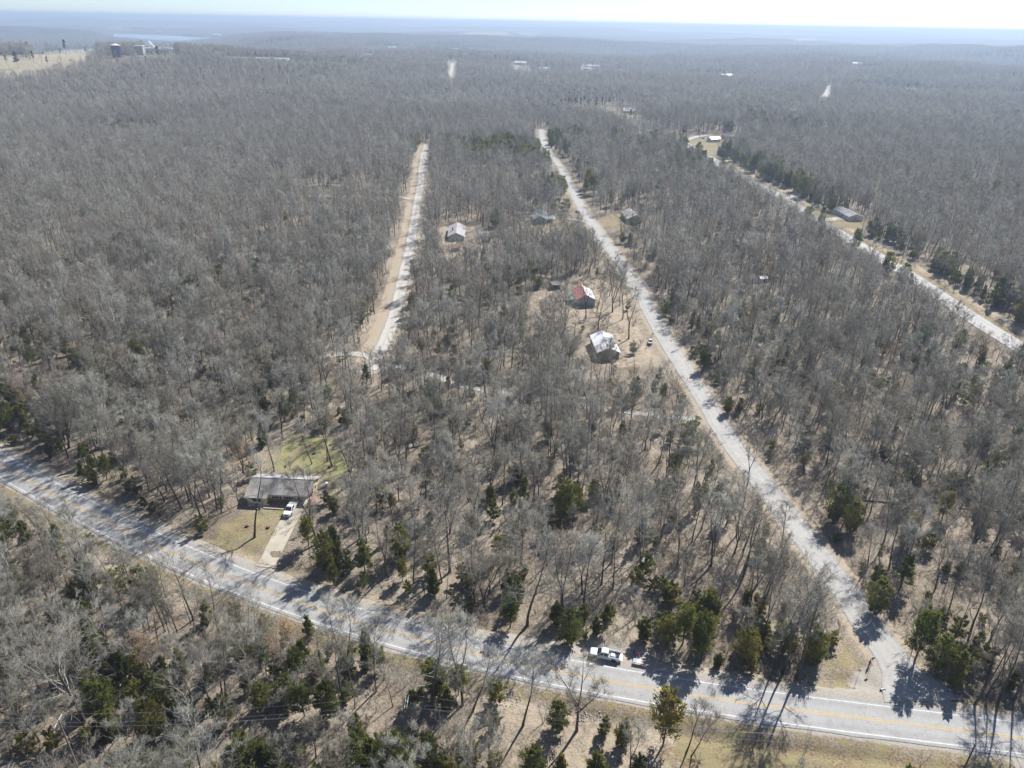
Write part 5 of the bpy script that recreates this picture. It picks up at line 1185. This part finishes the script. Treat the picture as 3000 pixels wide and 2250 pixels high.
def sec(x, w, z0, z1, c=.1): return [(x, -w + c, z0), (x, w - c, z0), (x, w, z0 + c), (x, w, z1 - c), (x, w - c, z1), (x, -w + c, z1), (x, -w, z1 - c), (x, -w, z0 + c)]
def hsec(z, x0, x1, w, c=.15): return [(x0 + c, -w, z), (x1 - c, -w, z), (x1, -w + c, z), (x1, w - c, z), (x1 - c, w, z), (x0 + c, w, z), (x0, w - c, z), (x0, -w + c, z)]
def wheels(root, xs, w, r=.41):
    for x in xs:
        for s_ in (-1, 1):
            t = MB().tube([(x, s_ * (w - .26), r), (x, s_ * (w - .22), r), (x, s_ * (w - .03), r), (x, s_ * w, r)], [r * .9, r, r, r * .9], 22)
            wh = t.build('wheel', tyre_m, root); MB().tube([(x, s_ * (w - .05), r), (x, s_ * (w + .012), r)], [r * .62, r * .56], 16).build('rim', rim_m, wh)
            MB().tube([(x, s_ * (w - .3), r + .02), (x, s_ * (w + .004), r + .02)], r * 1.16, 22).build('wheel_arch', black_p, root)
def quad(root, name, pts, m, t=.012):
    n = (Vector(pts[1]) - Vector(pts[0])).cross(Vector(pts[2]) - Vector(pts[0])).normalized() * t
    return MB().prism(pts, (0, 0, 0), n).build(name, m, root)

def pickup(label, loc, yaw, crew=True, cover=False, gate_down=False):
    root = empty('pickup_truck', loc, yaw); tag(root, label, 'pickup truck'); w = 1.0
    xb = -.75 if crew else -.35
    MB().loft([sec(2.95, .86, .50, .98, .14), sec(2.80, .95, .42, 1.08, .14), sec(1.45, w, .40, 1.17, .09), sec(xb, w, .40, 1.17, .06)]).build('body', paint_w, root, smooth=False)
    MB().loft([hsec(1.15, xb + .02, 1.60, .95), hsec(1.45, xb + .05, 1.22, .88), hsec(1.80, xb + .12, .72, .77), hsec(1.92, xb + .25, .50, .66)]).build('cab', paint_w, root)
    def zs(z): t = (z - 1.15) / .65; return .95 - .18 * t
    quad(root, 'windscreen', [(1.53, -.80, 1.20), (1.53, .80, 1.20), (.79, .66, 1.76), (.79, -.66, 1.76)], glass, .02)
    quad(root, 'rear_window', [(xb + .0, .72, 1.30), (xb + .0, -.72, 1.30), (xb + .09, -.64, 1.72), (xb + .09, .64, 1.72)], glass, .02)
    cuts = [(xb + .12, .18), (.26, 1.22)] if crew else [(xb + .12, 1.22)]
    for s_ in (-1, 1):
        for x0, x1 in cuts:
            top = min(x1, .66); p = [(x0, s_ * (zs(1.24) + .005), 1.24), (x1, s_ * (zs(1.24) + .005), 1.24), (top, s_ * (zs(1.74) + .005), 1.74), (x0 + .06, s_ * (zs(1.74) + .005), 1.74)]
            quad(root, 'side_window', p if s_ < 0 else p[::-1], glass, .02)
        m_ = MB().box(1.05, 1.28, s_ * 1.0 - .02 if s_ > 0 else -1.24, 1.24 if s_ > 0 else -.98, 1.2, 1.4).build('mirror', black_p, root, bevel=.03)
        MB().box(2.80, 2.93, s_ * .62 - .2, s_ * .62 + .2, .78, .98).build('headlight', lamp_w, root)
        MB().box(-2.96, -2.84, s_ * .93 - .05, s_ * .93 + .05, .75, 1.15).build('tail_lamp', lamp_r, root)
        MB().box(-2.92, xb - .02, s_ * w - .10 if s_ > 0 else -w, w if s_ > 0 else -w + .10, .42, 1.22).build('bed_side', paint_w, root, bevel=.02)
        for x0, x1 in cuts: MB().box(x0 + .02, x0 + .2, s_ * 1.004 - .012, s_ * 1.004 + .012, 1.0, 1.04).build('door_handle', black_p, root)
    MB().box(-2.88, xb - .04, -w + .11, w - .11, .60, .74).build('bed_floor', mat('bed_liner', (.34, .36, .38), (.26, .28, .30), 3, .6) if not cover else cover_m, root)
    if cover: MB().box(-2.86, xb - .05, -w + .08, w - .08, 1.16, 1.25).build('bed_cover', cover_m, root, bevel=.02)
    if gate_down: MB().box(-3.46, -2.90, -.86, .86, .70, .78).build('tailgate', paint_w, root, bevel=.02)
    else: MB().box(-2.95, -2.87, -.88, .88, .62, 1.22).build('tailgate', paint_w, root, bevel=.02)
    MB().box(-3.06, -2.93, -.95, .95, .42, .60).build('bumper', rim_m, root, bevel=.03); MB().box(2.86, 3.02, -.9, .9, .42, .62).build('bumper', paint_w, root, bevel=.03)
    MB().box(2.93, 2.965, -.45, .45, .66, .95).build('grille', black_p, root)
    wheels(root, (1.95, -1.75), w); return root

qt = flat(1773, 1915, .9); ti = int(np.argmin(np.hypot(HWY[:, 0] - qt[0], HWY[:, 1] - qt[1]))); tg = HWY[ti + 1] - HWY[ti - 1]
yt = math.atan2(tg[1], tg[0]) + math.pi - .02
def gz_(x, y): return float(terr(np.array([x]), np.array([y]))[0])
pickup('white crew cab pickup parked on the gravel shoulder with tailgate down', (qt[0], qt[1], gz_(qt[0], qt[1]) + .01), yt, True, False, True)
def in_truck(lx, ly): return qt[0] + lx * math.cos(yt) - ly * math.sin(yt), qt[1] + lx * math.sin(yt) + ly * math.cos(yt)
blue_c = mat('blue_tote', (.12, .28, .46), (.09, .22, .38), 3, .5); navy = mat('dark_bag', (.03, .04, .09), (.02, .03, .06), 5, .9)
for nm, lx, ly, sx, sy, sz, m_, lb in (('storage_tote', -1.5, .1, .7, .8, .38, blue_c, 'blue storage tote in the bed of the roadside pickup'), ('duffel_bag', -2.45, .25, .55, .7, .36, navy, 'dark bag by the tailgate of the roadside pickup')):
    x_, y_ = in_truck(lx, ly); r_ = empty(nm, (x_, y_, gz_(qt[0], qt[1]) + .755), yt); tag(r_, lb, 'tote' if 'tote' in nm else 'bag')
    MB().box(-sx / 2, sx / 2, -sy / 2, sy / 2, 0, sz).build('body', m_, r_, bevel=.05); MB().box(-sx / 2 - .02, sx / 2 + .02, -sy / 2 - .02, sy / 2 + .02, sz + .002, sz + .05).build('lid', m_ if 'bag' in nm else lamp_w, r_, bevel=.015)
q2 = flat(852, 1492, .8); a2 = flat(838, 1515, .8); b2 = flat(867, 1469, .8)
pickup('white pickup with grey bed cover parked in the ranch house driveway', (q2[0], q2[1], gz_(q2[0], q2[1]) + .07), math.atan2(a2[1] - b2[1], a2[0] - b2[0]), False, True, False)
def sedan(label, px, py, yaw, m):
    q = P(px, py, True); root = empty('parked_car', (q[0], q[1], q[2] + .03), yaw); tag(root, label, 'car'); w = .9
    MB().loft([sec(2.3, .72, .35, .62, .1), sec(2.1, .86, .3, .72, .1), sec(.9, w, .28, .86, .08), sec(-1.4, w, .28, .9, .08), sec(-2.3, .8, .38, .84, .1)]).build('body', m, root)
    MB().loft([hsec(.86, -1.75, 1.2, .84), hsec(1.15, -1.4, .75, .74), hsec(1.42, -.95, .25, .60)]).build('cabin', glass, root); MB().loft([hsec(1.40, -.98, .28, .61), hsec(1.46, -.85, .15, .52)]).build('roof', m, root)
    for s_ in (-1, 1): MB().box(2.12, 2.26, s_ * .6 - .16, s_ * .6 + .16, .55, .68).build('headlight', lamp_w, root); MB().box(-2.31, -2.2, s_ * .62 - .14, s_ * .62 + .14, .62, .78).build('tail_lamp', lamp_r, root)
    wheels(root, (1.4, -1.4), w, .33); return root
paint_s = mat('silver_paint', (.52, .54, .56), (.48, .5, .52), 2, .3, spec=.5)
sedan('pale car parked between the white roofed house and the side road', 1906, 1000, 1.3, paint_w)
sedan('white car by the drive of the pale blue roofed house', 1692, 622, 1.9, paint_w)
sedan('silver car in front of the white house at the far highway bend', 2060, 407, .2, paint_s)

# ------------------------------------------------------------------ people and their table
skin = mat('skin', (.45, .29, .21), (.40, .25, .18), 3, .6); red_c = mat('red_cloth', (.62, .035, .035), (.48, .025, .025), 6, .9); jean = mat('blue_denim', (.07, .11, .30), (.05, .08, .22), 6, .9); hair_m = mat('dark_hair', (.05, .035, .025), (.03, .02, .015), 9, .8); shoe = mat('shoe', (.05, .045, .04), (.035, .03, .03), 6, .8)
def skin_body(name, verts, edges, radii, m, parent, sub=1):
    me = bpy.data.meshes.new(name); me.from_pydata(verts, edges, []); o = mobj(name, me, parent); me.materials.append(m)
    md = o.modifiers.new('skin', 'SKIN'); md.use_smooth_shade = True
    if not me.skin_vertices: me.skin_vertices.new()
    for v, r in zip(me.skin_vertices[0].data, radii): v.radius = (r, r)
    me.skin_vertices[0].data[0].use_root = True
    s_ = o.modifiers.new('sub', 'SUBSURF'); s_.levels = sub; s_.render_levels = sub; return o
def person(label, loc, yaw, arms, stoop=0.0, knee=0.0):
    root = empty('person', loc, yaw); tag(root, label, 'person')
    k = 1 - .38 * knee; hz_ = .92 * k; lean = stoop
    def up(z, f=0.0): return (lean * (z - .92) + f, 0, hz_ + (z - .92) * math.sqrt(max(.2, 1 - lean * lean)))
    V = [up(.92), up(1.12), up(1.36), up(1.48), up(1.58), up(1.70)]; E_ = [(0, 1), (1, 2), (2, 3), (3, 4), (4, 5)]; Rd = [.15, .14, .15, .065, .095, .085]
    def add(p, par, r): V.append(p); E_.append((par, len(V) - 1)); Rd.append(r); return len(V) - 1
    for s_ in (-1, 1):
        h_ = add((0, s_ * .10, hz_ - .06), 0, .10); kn = add((.06 + .30 * knee, s_ * .12, .50 * k), h_, .07); an = add((-.02, s_ * .12, .09), kn, .045); add((.17, s_ * .13, .045), an, .04)
        sh = add((V[2][0], s_ * .19, V[2][2] + .02), 2, .065)
        e_, hnd = arms[0 if s_ < 0 else 1]; el = add((V[2][0] + e_[0], s_ * (.19 + e_[1]), V[2][2] + e_[2]), sh, .045); wr = add((V[2][0] + hnd[0], s_ * (.19 + hnd[1]), V[2][2] + hnd[2]), el, .03)
        dv = unit(np.array(V[wr]) - np.array(V[el])); pm = add(tuple(np.array(V[wr]) + dv * .07), wr, .032); ax = unit(np.cross(dv, np.array([.3, .2, 1.0])))
        for f_ in range(4):
            b0 = np.array(V[pm]) + dv * .02 + ax * (f_ - 1.5) * .021; f1 = add(tuple(b0 + dv * .035), pm, .009); add(tuple(b0 + dv * (.065 + .008 * (1.5 - abs(f_ - 1.5))) + np.array([0, 0, -.012])), f1, .008)
        t1 = add(tuple(np.array(V[wr]) + dv * .05 + ax * .045), wr, .011); add(tuple(np.array(V[wr]) + dv * .085 + ax * .06), t1, .009)
    body = skin_body('body', V, E_, Rd, skin, root)
    cl = [V[0], V[1], V[2]]; ce = [(0, 1), (1, 2)]; cr_ = [.175, .168, .172]; base_i = 6
    per = 4 + 1 + 2 + 1 + 8 + 2
    for j in range(2):
        o_ = 6 + j * per; sh, el = V[o_ + 4], V[o_ + 5]; cl += [sh, el]; n = len(cl); ce += [(2, n - 2), (n - 2, n - 1)]; cr_ += [.085, .062]
    skin_body('shirt', cl, ce, cr_, red_c, root)
    jl = [V[0]]; je = []; jr = [.172]
    for j in range(2):
        o_ = 6 + j * per; n = len(jl); jl += [V[o_], V[o_ + 1], V[o_ + 2]]; je += [(0, n), (n, n + 1), (n + 1, n + 2)]; jr += [.118, .088, .066]
    skin_body('jeans', jl, je, jr, jean, root)
    hd_ = Vector(V[5]); m_ = MB(); bmesh.ops.create_uvsphere(m_.bm, u_segments=12, v_segments=8, radius=.112)
    for v in m_.bm.verts: v.co = Vector((v.co.x * 1.05 - .015, v.co.y * .92, max(v.co.z, -.03) * .95)) + hd_ + Vector((0, 0, .015))
    m_.build('hair', hair_m, root, smooth=True)
    hv = Vector(V[4]).lerp(hd_, .55); m_ = MB(); m_.prism([(.085, -.012, -.02), (.085, .012, -.02), (.115, 0, -.03), ], (hv.x, hv.y, hv.z), (hv.x, hv.y, hv.z + .04)).build('nose', skin, body)
    return root
down = ((-.02, .05, -.27), (.08, .06, -.52)); reach = ((.18, .04, -.20), (.42, -.02, -.22)); raised = ((.08, .16, .12), (.14, .10, .40))
q = P(1869, 1926, True); person('person in a red shirt and blue jeans standing behind the white table', q, -1.7, (down, reach))
q = P(1857, 1907, True); person('person in a red top with arms up at the brush edge', q, -1.3, (raised, raised), .1, .6)
q = P(2545, 1950, True); person('person in a red shirt and blue jeans beside the stop sign', q, -1.2, (down, down))
q = P(1869, 1944, True); tb = empty('folding_table', q, math.atan2(tg[1], tg[0]) - .02); tag(tb, 'folding table with a white top on the shoulder behind the pickup', 'table')
MB().box(-.95, .95, -.45, .45, .70, .75).build('top', trim, tb, bevel=.01)
for sx_ in (-.8, .8):
    for sy_ in (-.36, .36): MB().tube([(sx_, sy_, 0), (sx_, sy_, .70)], .018, 8).build('leg', rim_m, tb)
q_ = (q[0], q[1], q[2] + .754); pa = empty('paper_sheet', q_, tb.rotation_euler[2]); tag(pa, 'pale blue sheet lying on the folding table', 'sheet'); MB().box(-.90, -.25, -.40, .40, .0, .006).build('sheet', mat('pale_blue_paper', (.36, .50, .70), (.32, .46, .66), 3, .7), pa)
q = P(1883, 1952, True); co_ = empty('cooler', q, .3); tag(co_, 'red cooler at the end of the folding table', 'cooler')
MB().box(-.28, .28, -.2, .2, 0, .36).build('body', red_c, co_, bevel=.03); MB().box(-.30, .30, -.22, .22, .362, .43).build('lid', trim, co_, bevel=.02); MB().tube([(-.31, -.1, .3), (-.36, 0, .32), (-.31, .1, .3)], .015, 6).build('handle', trim, co_)

# ------------------------------------------------------------------ signs, posts, small things
galv = mat('galvanised', (.34, .34, .34), (.27, .27, .27), 4, .55, metal=.3); sign_r = mat('sign_red', (.48, .02, .025), (.42, .018, .02), 4, .4)
q = P(2549, 1957, True); sg = empty('stop_sign', q, 1.72); tag(sg, 'red octagonal stop sign on a thin post at the junction', 'sign')
MB().tube([(0, 0, -.1), (0, 0, 3.0)], .035, 8).build('post', galv, sg)
oc = [(.04, .40 * math.cos(t), 2.62 + .40 * math.sin(t)) for t in np.arange(8) * math.pi / 4 + math.pi / 8]; MB().prism(oc, (0, 0, 0), (.012, 0, 0)).build('plate', galv, sg)
oc2 = [(.053, .385 * math.cos(t), 2.62 + .385 * math.sin(t)) for t in np.arange(8) * math.pi / 4 + math.pi / 8]; MB().prism(oc2, (0, 0, 0), (.003, 0, 0)).build('face', sign_r, sg)
q = P(2512, 1987, True); st_ = empty('street_name_sign', q, .2); tag(st_, 'thin street name post with crossed green blades near the junction', 'sign')
green_s = mat('sign_green', (.03, .14, .06), (.025, .12, .05), 4, .5)
MB().tube([(0, 0, -.1), (0, 0, 2.5)], .03, 8).build('post', galv, st_); MB().box(-.38, .38, -.012, .012, 2.3, 2.46).build('blade', green_s, st_); MB().box(-.012, .012, -.38, .38, 2.48, 2.64).build('blade', green_s, st_)
q = P(1203, 1772, True); rs = empty('road_sign', q, -.3); tag(rs, 'small white road sign on a post at the wood edge', 'sign'); MB().tube([(0, 0, -.1), (0, 0, 2.1)], .03, 8).build('post', galv, rs); MB().box(-.3, .3, -.05, -.035, 1.35, 2.1).build('plate', trim, rs)
q = P(2586, 2020, True); cu = empty('culvert_pipe', q, .3); tag(cu, 'short grey culvert pipe at the junction corner', 'culvert')
mb = MB(); n = 14
for ra, rb in (((.32, .26), None),):
    outer = [[(x_, .32 * math.cos(t), .14 + .32 * math.sin(t)) for t in np.arange(n) * 2 * math.pi / n] for x_ in (-.7, .7)]; inner = [[(x_, .26 * math.cos(t), .14 + .26 * math.sin(t)) for t in np.arange(n) * 2 * math.pi / n] for x_ in (.7, -.7)]
    mb.loft(outer + inner + [outer[0]], cap=False)
mb.build('pipe', galv, cu); cu.scale = (.7, .7, .7)
stump_m = mat('stump_wood', (.12, .085, .06), (.07, .05, .035), 5, .95)
for px, py, lb in ((724, 1546, 'dark stump in the front yard of the ranch house'), (786, 1549, 'small dark stump near the concrete driveway'), (966, 1372, 'dark stump right of the ranch house back yard'), (921, 1330, 'black stump in the green back yard'), (1815, 996, 'dark stump beside the white roofed house')):
    q = P(px, py, True); s_ = empty('tree_stump', (q[0], q[1], q[2] - .05), rng.uniform(0, 6)); tag(s_, lb, 'stump')
    rad = [.55, .42, .36]; mb = MB(); rings = []
    for z_, r_ in zip((0, .2, .5), rad): rings.append([(r_ * math.cos(t) * (1 + .18 * math.sin(3 * t + 1)), r_ * math.sin(t) * (1 + .18 * math.sin(3 * t + 1)), z_ + (.06 * math.sin(2 * t) if z_ > .3 else 0)) for t in np.arange(12) * math.pi / 6])
    mb.loft(rings).build('bole', stump_m, s_); MB().tube([(0, 0, .42), (0, 0, .52)], [.30, .27], 12).build('cut_face', shingle_b, s_)
q = P(950, 1428, True); pt = empty('propane_tank', q, .9); tag(pt, 'white propane tank lying on the lawn beside the ranch house', 'tank')
MB().tube([(-1.35, 0, .62), (-1.25, 0, .62), (-1.0, 0, .62), (1.0, 0, .62), (1.25, 0, .62), (1.35, 0, .62)], [.1, .32, .46, .46, .32, .1], 18).build('vessel', paint_w, pt, smooth=True); MB().tube([(0, 0, 1.05), (0, 0, 1.22)], .16, 12).build('dome', paint_w, pt)
for xx in (-.75, .75): MB().box(xx - .1, xx + .1, -.35, .35, 0, .22).build('foot', galv, pt)
q = P(808, 1494, True); lt = empty('landscape_timber', q, yw - .03); tag(lt, 'pale timber edging lying in front of the ranch house', 'timber'); MB().box(-3.2, 1.0, -.17, .17, -.03, .26).build('beam', conc, lt, bevel=.02); MB().box(1.04, 2.7, -.15, .15, -.03, .24).build('beam', conc, lt, bevel=.02)
q = P(837, 1384, True); sdh = empty('satellite_dish', q, -.6); tag(sdh, 'small dark dish on a thin post behind the ranch house', 'dish'); MB().tube([(0, 0, -.1), (0, 0, 1.7)], .04, 8).build('post', galv, sdh)
mb = MB(); mb.loft([[(.04 + .1 * f, .38 * f * math.cos(t), 1.8 + .38 * f * math.sin(t)) for t in np.arange(14) * math.pi / 7] for f in (.05, .5, 1.0)] + [[(.12, .38 * math.cos(t), 1.8 + .38 * math.sin(t)) for t in np.arange(14) * math.pi / 7], [(.02, .02 * math.cos(t), 1.8 + .02 * math.sin(t)) for t in np.arange(14) * math.pi / 7]], cap=False); mb.build('dish', black_p, sdh)
# stones in the ditch: too many and too small to count
def stones(name, spots, label):
    rv = np.random.default_rng(3); parts = []
    ico = bmesh.new(); bmesh.ops.create_icosphere(ico, subdivisions=1, radius=1); iv = np.array([v.co[:] for v in ico.verts]); fi = np.array([[v.index for v in f.verts] for f in ico.faces]); ico.free()
    for px, py, R_, n in spots:
        c = P(px, py, True)
        for _ in range(n):
            a_, d_ = rv.uniform(0, 6.28), R_ * math.sqrt(rv.random()); x_, y_ = c[0] + d_ * math.cos(a_) * 1.7, c[1] + d_ * math.sin(a_); s_ = rv.uniform(.06, .22)
            parts.append((iv * s_ * rv.uniform(.6, 1.2, 3) * (1 + .15 * rv.normal(size=(len(iv), 1))) + np.array([x_, y_, gz_(x_, y_) + s_ * .25]), fi))
    V, F = join(parts); o = mobj(name, np_mesh(name, V, F, mat('limestone', (.50, .47, .41), (.36, .33, .28), 2, .9))); tag(o, label, 'stones', kind='stuff')
stones('ditch_stones', [(1477, 2045, 1.9, 90), (1695, 2088, 1.6, 60), (1760, 2098, 1.2, 16)], 'pale limestone riprap strewn in the highway ditch')
# fallen logs
log_m = mat('log_bark', (.16, .125, .10), (.09, .07, .055), 2, .95, .4, 5)
for i, (px, py, L_, yw2) in enumerate(((1440, 2115, 5, .5), (1160, 1405, 8, .3), (2610, 1478, 14, -.15), (2900, 1500, 16, -.1), (2450, 1390, 9, .8), (1480, 1600, 7, .0), (1220, 1310, 7, .5), (2700, 1620, 8, 1.0), (1350, 1300, 6, .9))):
    q = P(px, py, True); g_ = empty('fallen_log', (q[0], q[1], q[2]), yw2); lb = ['curved fallen log by the ditch cedars', 'fallen log behind the ranch house trees', 'long fallen log beyond the side road', 'very long straight fallen trunk beyond the side road', 'slanting fallen log near the side road', 'fallen log in the leaf litter of the open woods', 'fallen log beside the green back yard', 'fallen trunk crossing the litter beyond the side road', 'short fallen log in the middle woods'][i]; tag(g_, lb, 'log')
    MB().tube([(-L_ / 2, 0, .16), (-L_ / 6, .15, .2), (L_ / 6, -.1, .2), (L_ / 2, .1, .14)], [.22, .2, .16, .08], 8).build('stem', log_m, g_); MB().tube([(L_ / 5, 0, .2), (L_ / 5 + .9, .7, .5), (L_ / 5 + 1.5, 1.0, .9)], [.07, .05, .02], 6).build('branch', log_m, g_)

# ------------------------------------------------------------------ power lines
pole_w = mat('pole_wood', (.34, .29, .24), (.24, .20, .165), 1.5, .9, stretch=(1, 1, .2)); pole_d = mat('pole_dark', (.12, .095, .08), (.08, .065, .055), 1.5, .9); arm_m = mat('crossarm_grey', (.78, .76, .72), (.66, .64, .60), 2, .8); ins_m = mat('insulator', (.72, .72, .72), (.6, .6, .6), 5, .3); wire_m = mat('wire', (.30, .30, .31), (.24, .24, .24), 1, .6)
def pole(label, top, H_, yaw, arms=1, dark=False, brackets=False, al=2.6):
    z0 = gz_(top[0], top[1]); root = empty('utility_pole', (top[0], top[1], z0), yaw); tag(root, label, 'utility pole')
    MB().tube([(0, 0, -.3), (0, 0, H_)], [.17, .11], 10).build('pole', pole_d if dark else pole_w, root); att = []
    if brackets:
        for i, zz in enumerate((H_ - .3, H_ - 1.2, H_ - 2.0, H_ - 3.4)):
            b_ = MB().tube([(0, .1, zz), (0, .75 + .15 * (i % 2), zz + .22)], .035, 6).build('bracket', ins_m, root); MB().tube([(0, .75 + .15 * (i % 2), zz + .2), (0, .75 + .15 * (i % 2), zz + .42)], [.06, .04], 8).build('insulator', ins_m, b_); att.append((0, .75 + .15 * (i % 2), zz + .42))
    else:
        for k in range(arms):
            xo = -.19 if k == 0 else .19; ar = MB().box(xo - .06, xo + .06, -al / 2, al / 2, H_ - .5, H_ - .36).build('crossarm', arm_m, root)
            for yy in (-al / 2 + .12, -al / 6, al / 2 - .12): MB().tube([(xo, yy, H_ - .36), (xo, yy, H_ - .16)], [.055, .035], 8).build('insulator', ins_m, ar)
            for s_ in (-1, 1): MB().tube([(xo, s_ * .7, H_ - .45), (xo * .6, 0, H_ - 1.15)], .022, 6).build('brace', galv, ar)
        att = [(0, yy, H_ - .16) for yy in (-al / 2 + .12, -al / 6, al / 2 - .12)] + [(.14, 0, H_ - 1.7)]
    cy_, sy_ = math.cos(yaw), math.sin(yaw)
    return [(top[0] + a_ * cy_ - b_ * sy_, top[1] + a_ * sy_ + b_ * cy_, z0 + c) for a_, b_, c in att]
def wires(A_, B_, sag, label, r=.011):
    for i, (p, q) in enumerate(zip(A_, B_)):
        pts = [tuple(np.array(p) * (1 - t) + np.array(q) * t - np.array([0, 0, 4 * sag * t * (1 - t)])) for t in np.linspace(0, 1, 15)]
        w__ = MB().tube(pts, r, 4).build('power_wire', wire_m); tag(w__, ['outer', 'inner', 'opposite outer', 'lower neutral'][i % 4] + ' ' + label, 'wire', 'power wires')
HP = 11.8
tA, tB, tC = flat(170, 2106, HP), flat(1190, 2046, HP), flat(2858, 2180, 10.6)
dAB = math.atan2(tB[1] - tA[1], tB[0] - tA[0]); dBC = math.atan2(tC[1] - tB[1], tC[0] - tB[0])
aA = pole('weathered pole with one pale crossarm standing in the cedar strip', tA, HP, dAB); aB = pole('pole with doubled pale crossarms beside the big round cedar', tB, HP, (dAB + dBC) / 2, arms=2)
aC = pole('dark leaning-looking pole with stacked side brackets on the grass verge', tC, 10.6, dBC, dark=True, brackets=True)
ext = lambda a_, b_, n: [tuple(np.array(p) + (np.array(p) - np.array(q)) / np.linalg.norm(np.array(p) - np.array(q)) * n) for p, q in zip(a_, b_)]
tL = tA + (tA - tB) / np.linalg.norm(tA - tB) * 62; aL = pole('next pole of the roadside line beyond the cedar strip', tL, HP, dAB)
tR = np.array(tC) + np.array([62, 4, 0]); aR = pole('pole further along the highway verge', tR, 10.6, 0.06, dark=True)
wires(aL, aA, 1.1, 'wire running on from the single-crossarm pole'); wires(aA, aB, 1.1, 'wire between the single and double crossarm poles'); wires(aB, aC, 1.5, 'wire between the double crossarm and bracket poles'); wires(aC, aR, 1.0, 'wire leaving the bracket pole along the verge')
prev = None; PT = [(2047, 424, 'white house lawn'), (2117, 473, 'first roadside cedars'), (2186, 520, 'gap in the cedar line'), (2400, 655, 'long white house drive'), (2640, 770, 'thick cedar line'), (2985, 945, 'end of the cedar line')]
pp = [P(a_, b_, True) for a_, b_, _ in PT]
for i, (q, t3) in enumerate(zip(pp, PT)):
    n_ = pp[min(i + 1, len(pp) - 1)] - pp[max(i - 1, 0)]; at_ = pole('far highway pole by the ' + t3[2], q, 11.0, math.atan2(n_[1], n_[0]))
    if prev: wires(prev, at_, 1.2, 'far highway wire reaching the pole by the ' + t3[2], .02)
    prev = at_
wires(prev, ext(prev, [tuple(np.array(p) + np.array([-20, 90, 0])) for p in prev], 90), 1.2, 'far highway wire leaving the end of the cedar line', .02)
for px, py, lb in ((1258, 445, 'tall pole at the top of the gravel road'), (1268, 440, 'second pole at the top of the gravel road')): q = P(px, py, True); pole(lb, q, 12, 1.5)
# ------------------------------------------------------------------ haze
hz = MB().box(-48000, 48000, -48000, 48000, -60, 128).build('haze', mat('haze_tmp', (1, 1, 1)))
hm = bpy.data.materials.new('haze'); hm.use_nodes = True; hn = hm.node_tree.nodes; hn.remove(hn['Principled BSDF'])
pv = hn.new('ShaderNodeVolumePrincipled'); pv.inputs['Color'].default_value = (.64, .79, 1.0, 1); pv.inputs['Density'].default_value = HAZE; pv.inputs['Anisotropy'].default_value = .25
hm.node_tree.links.new(pv.outputs[0], hn['Material Output'].inputs['Volume']); hz.data.materials[0] = hm
tag(hz, 'thin pale blue haze in the air over the woods', 'haze', kind='stuff')
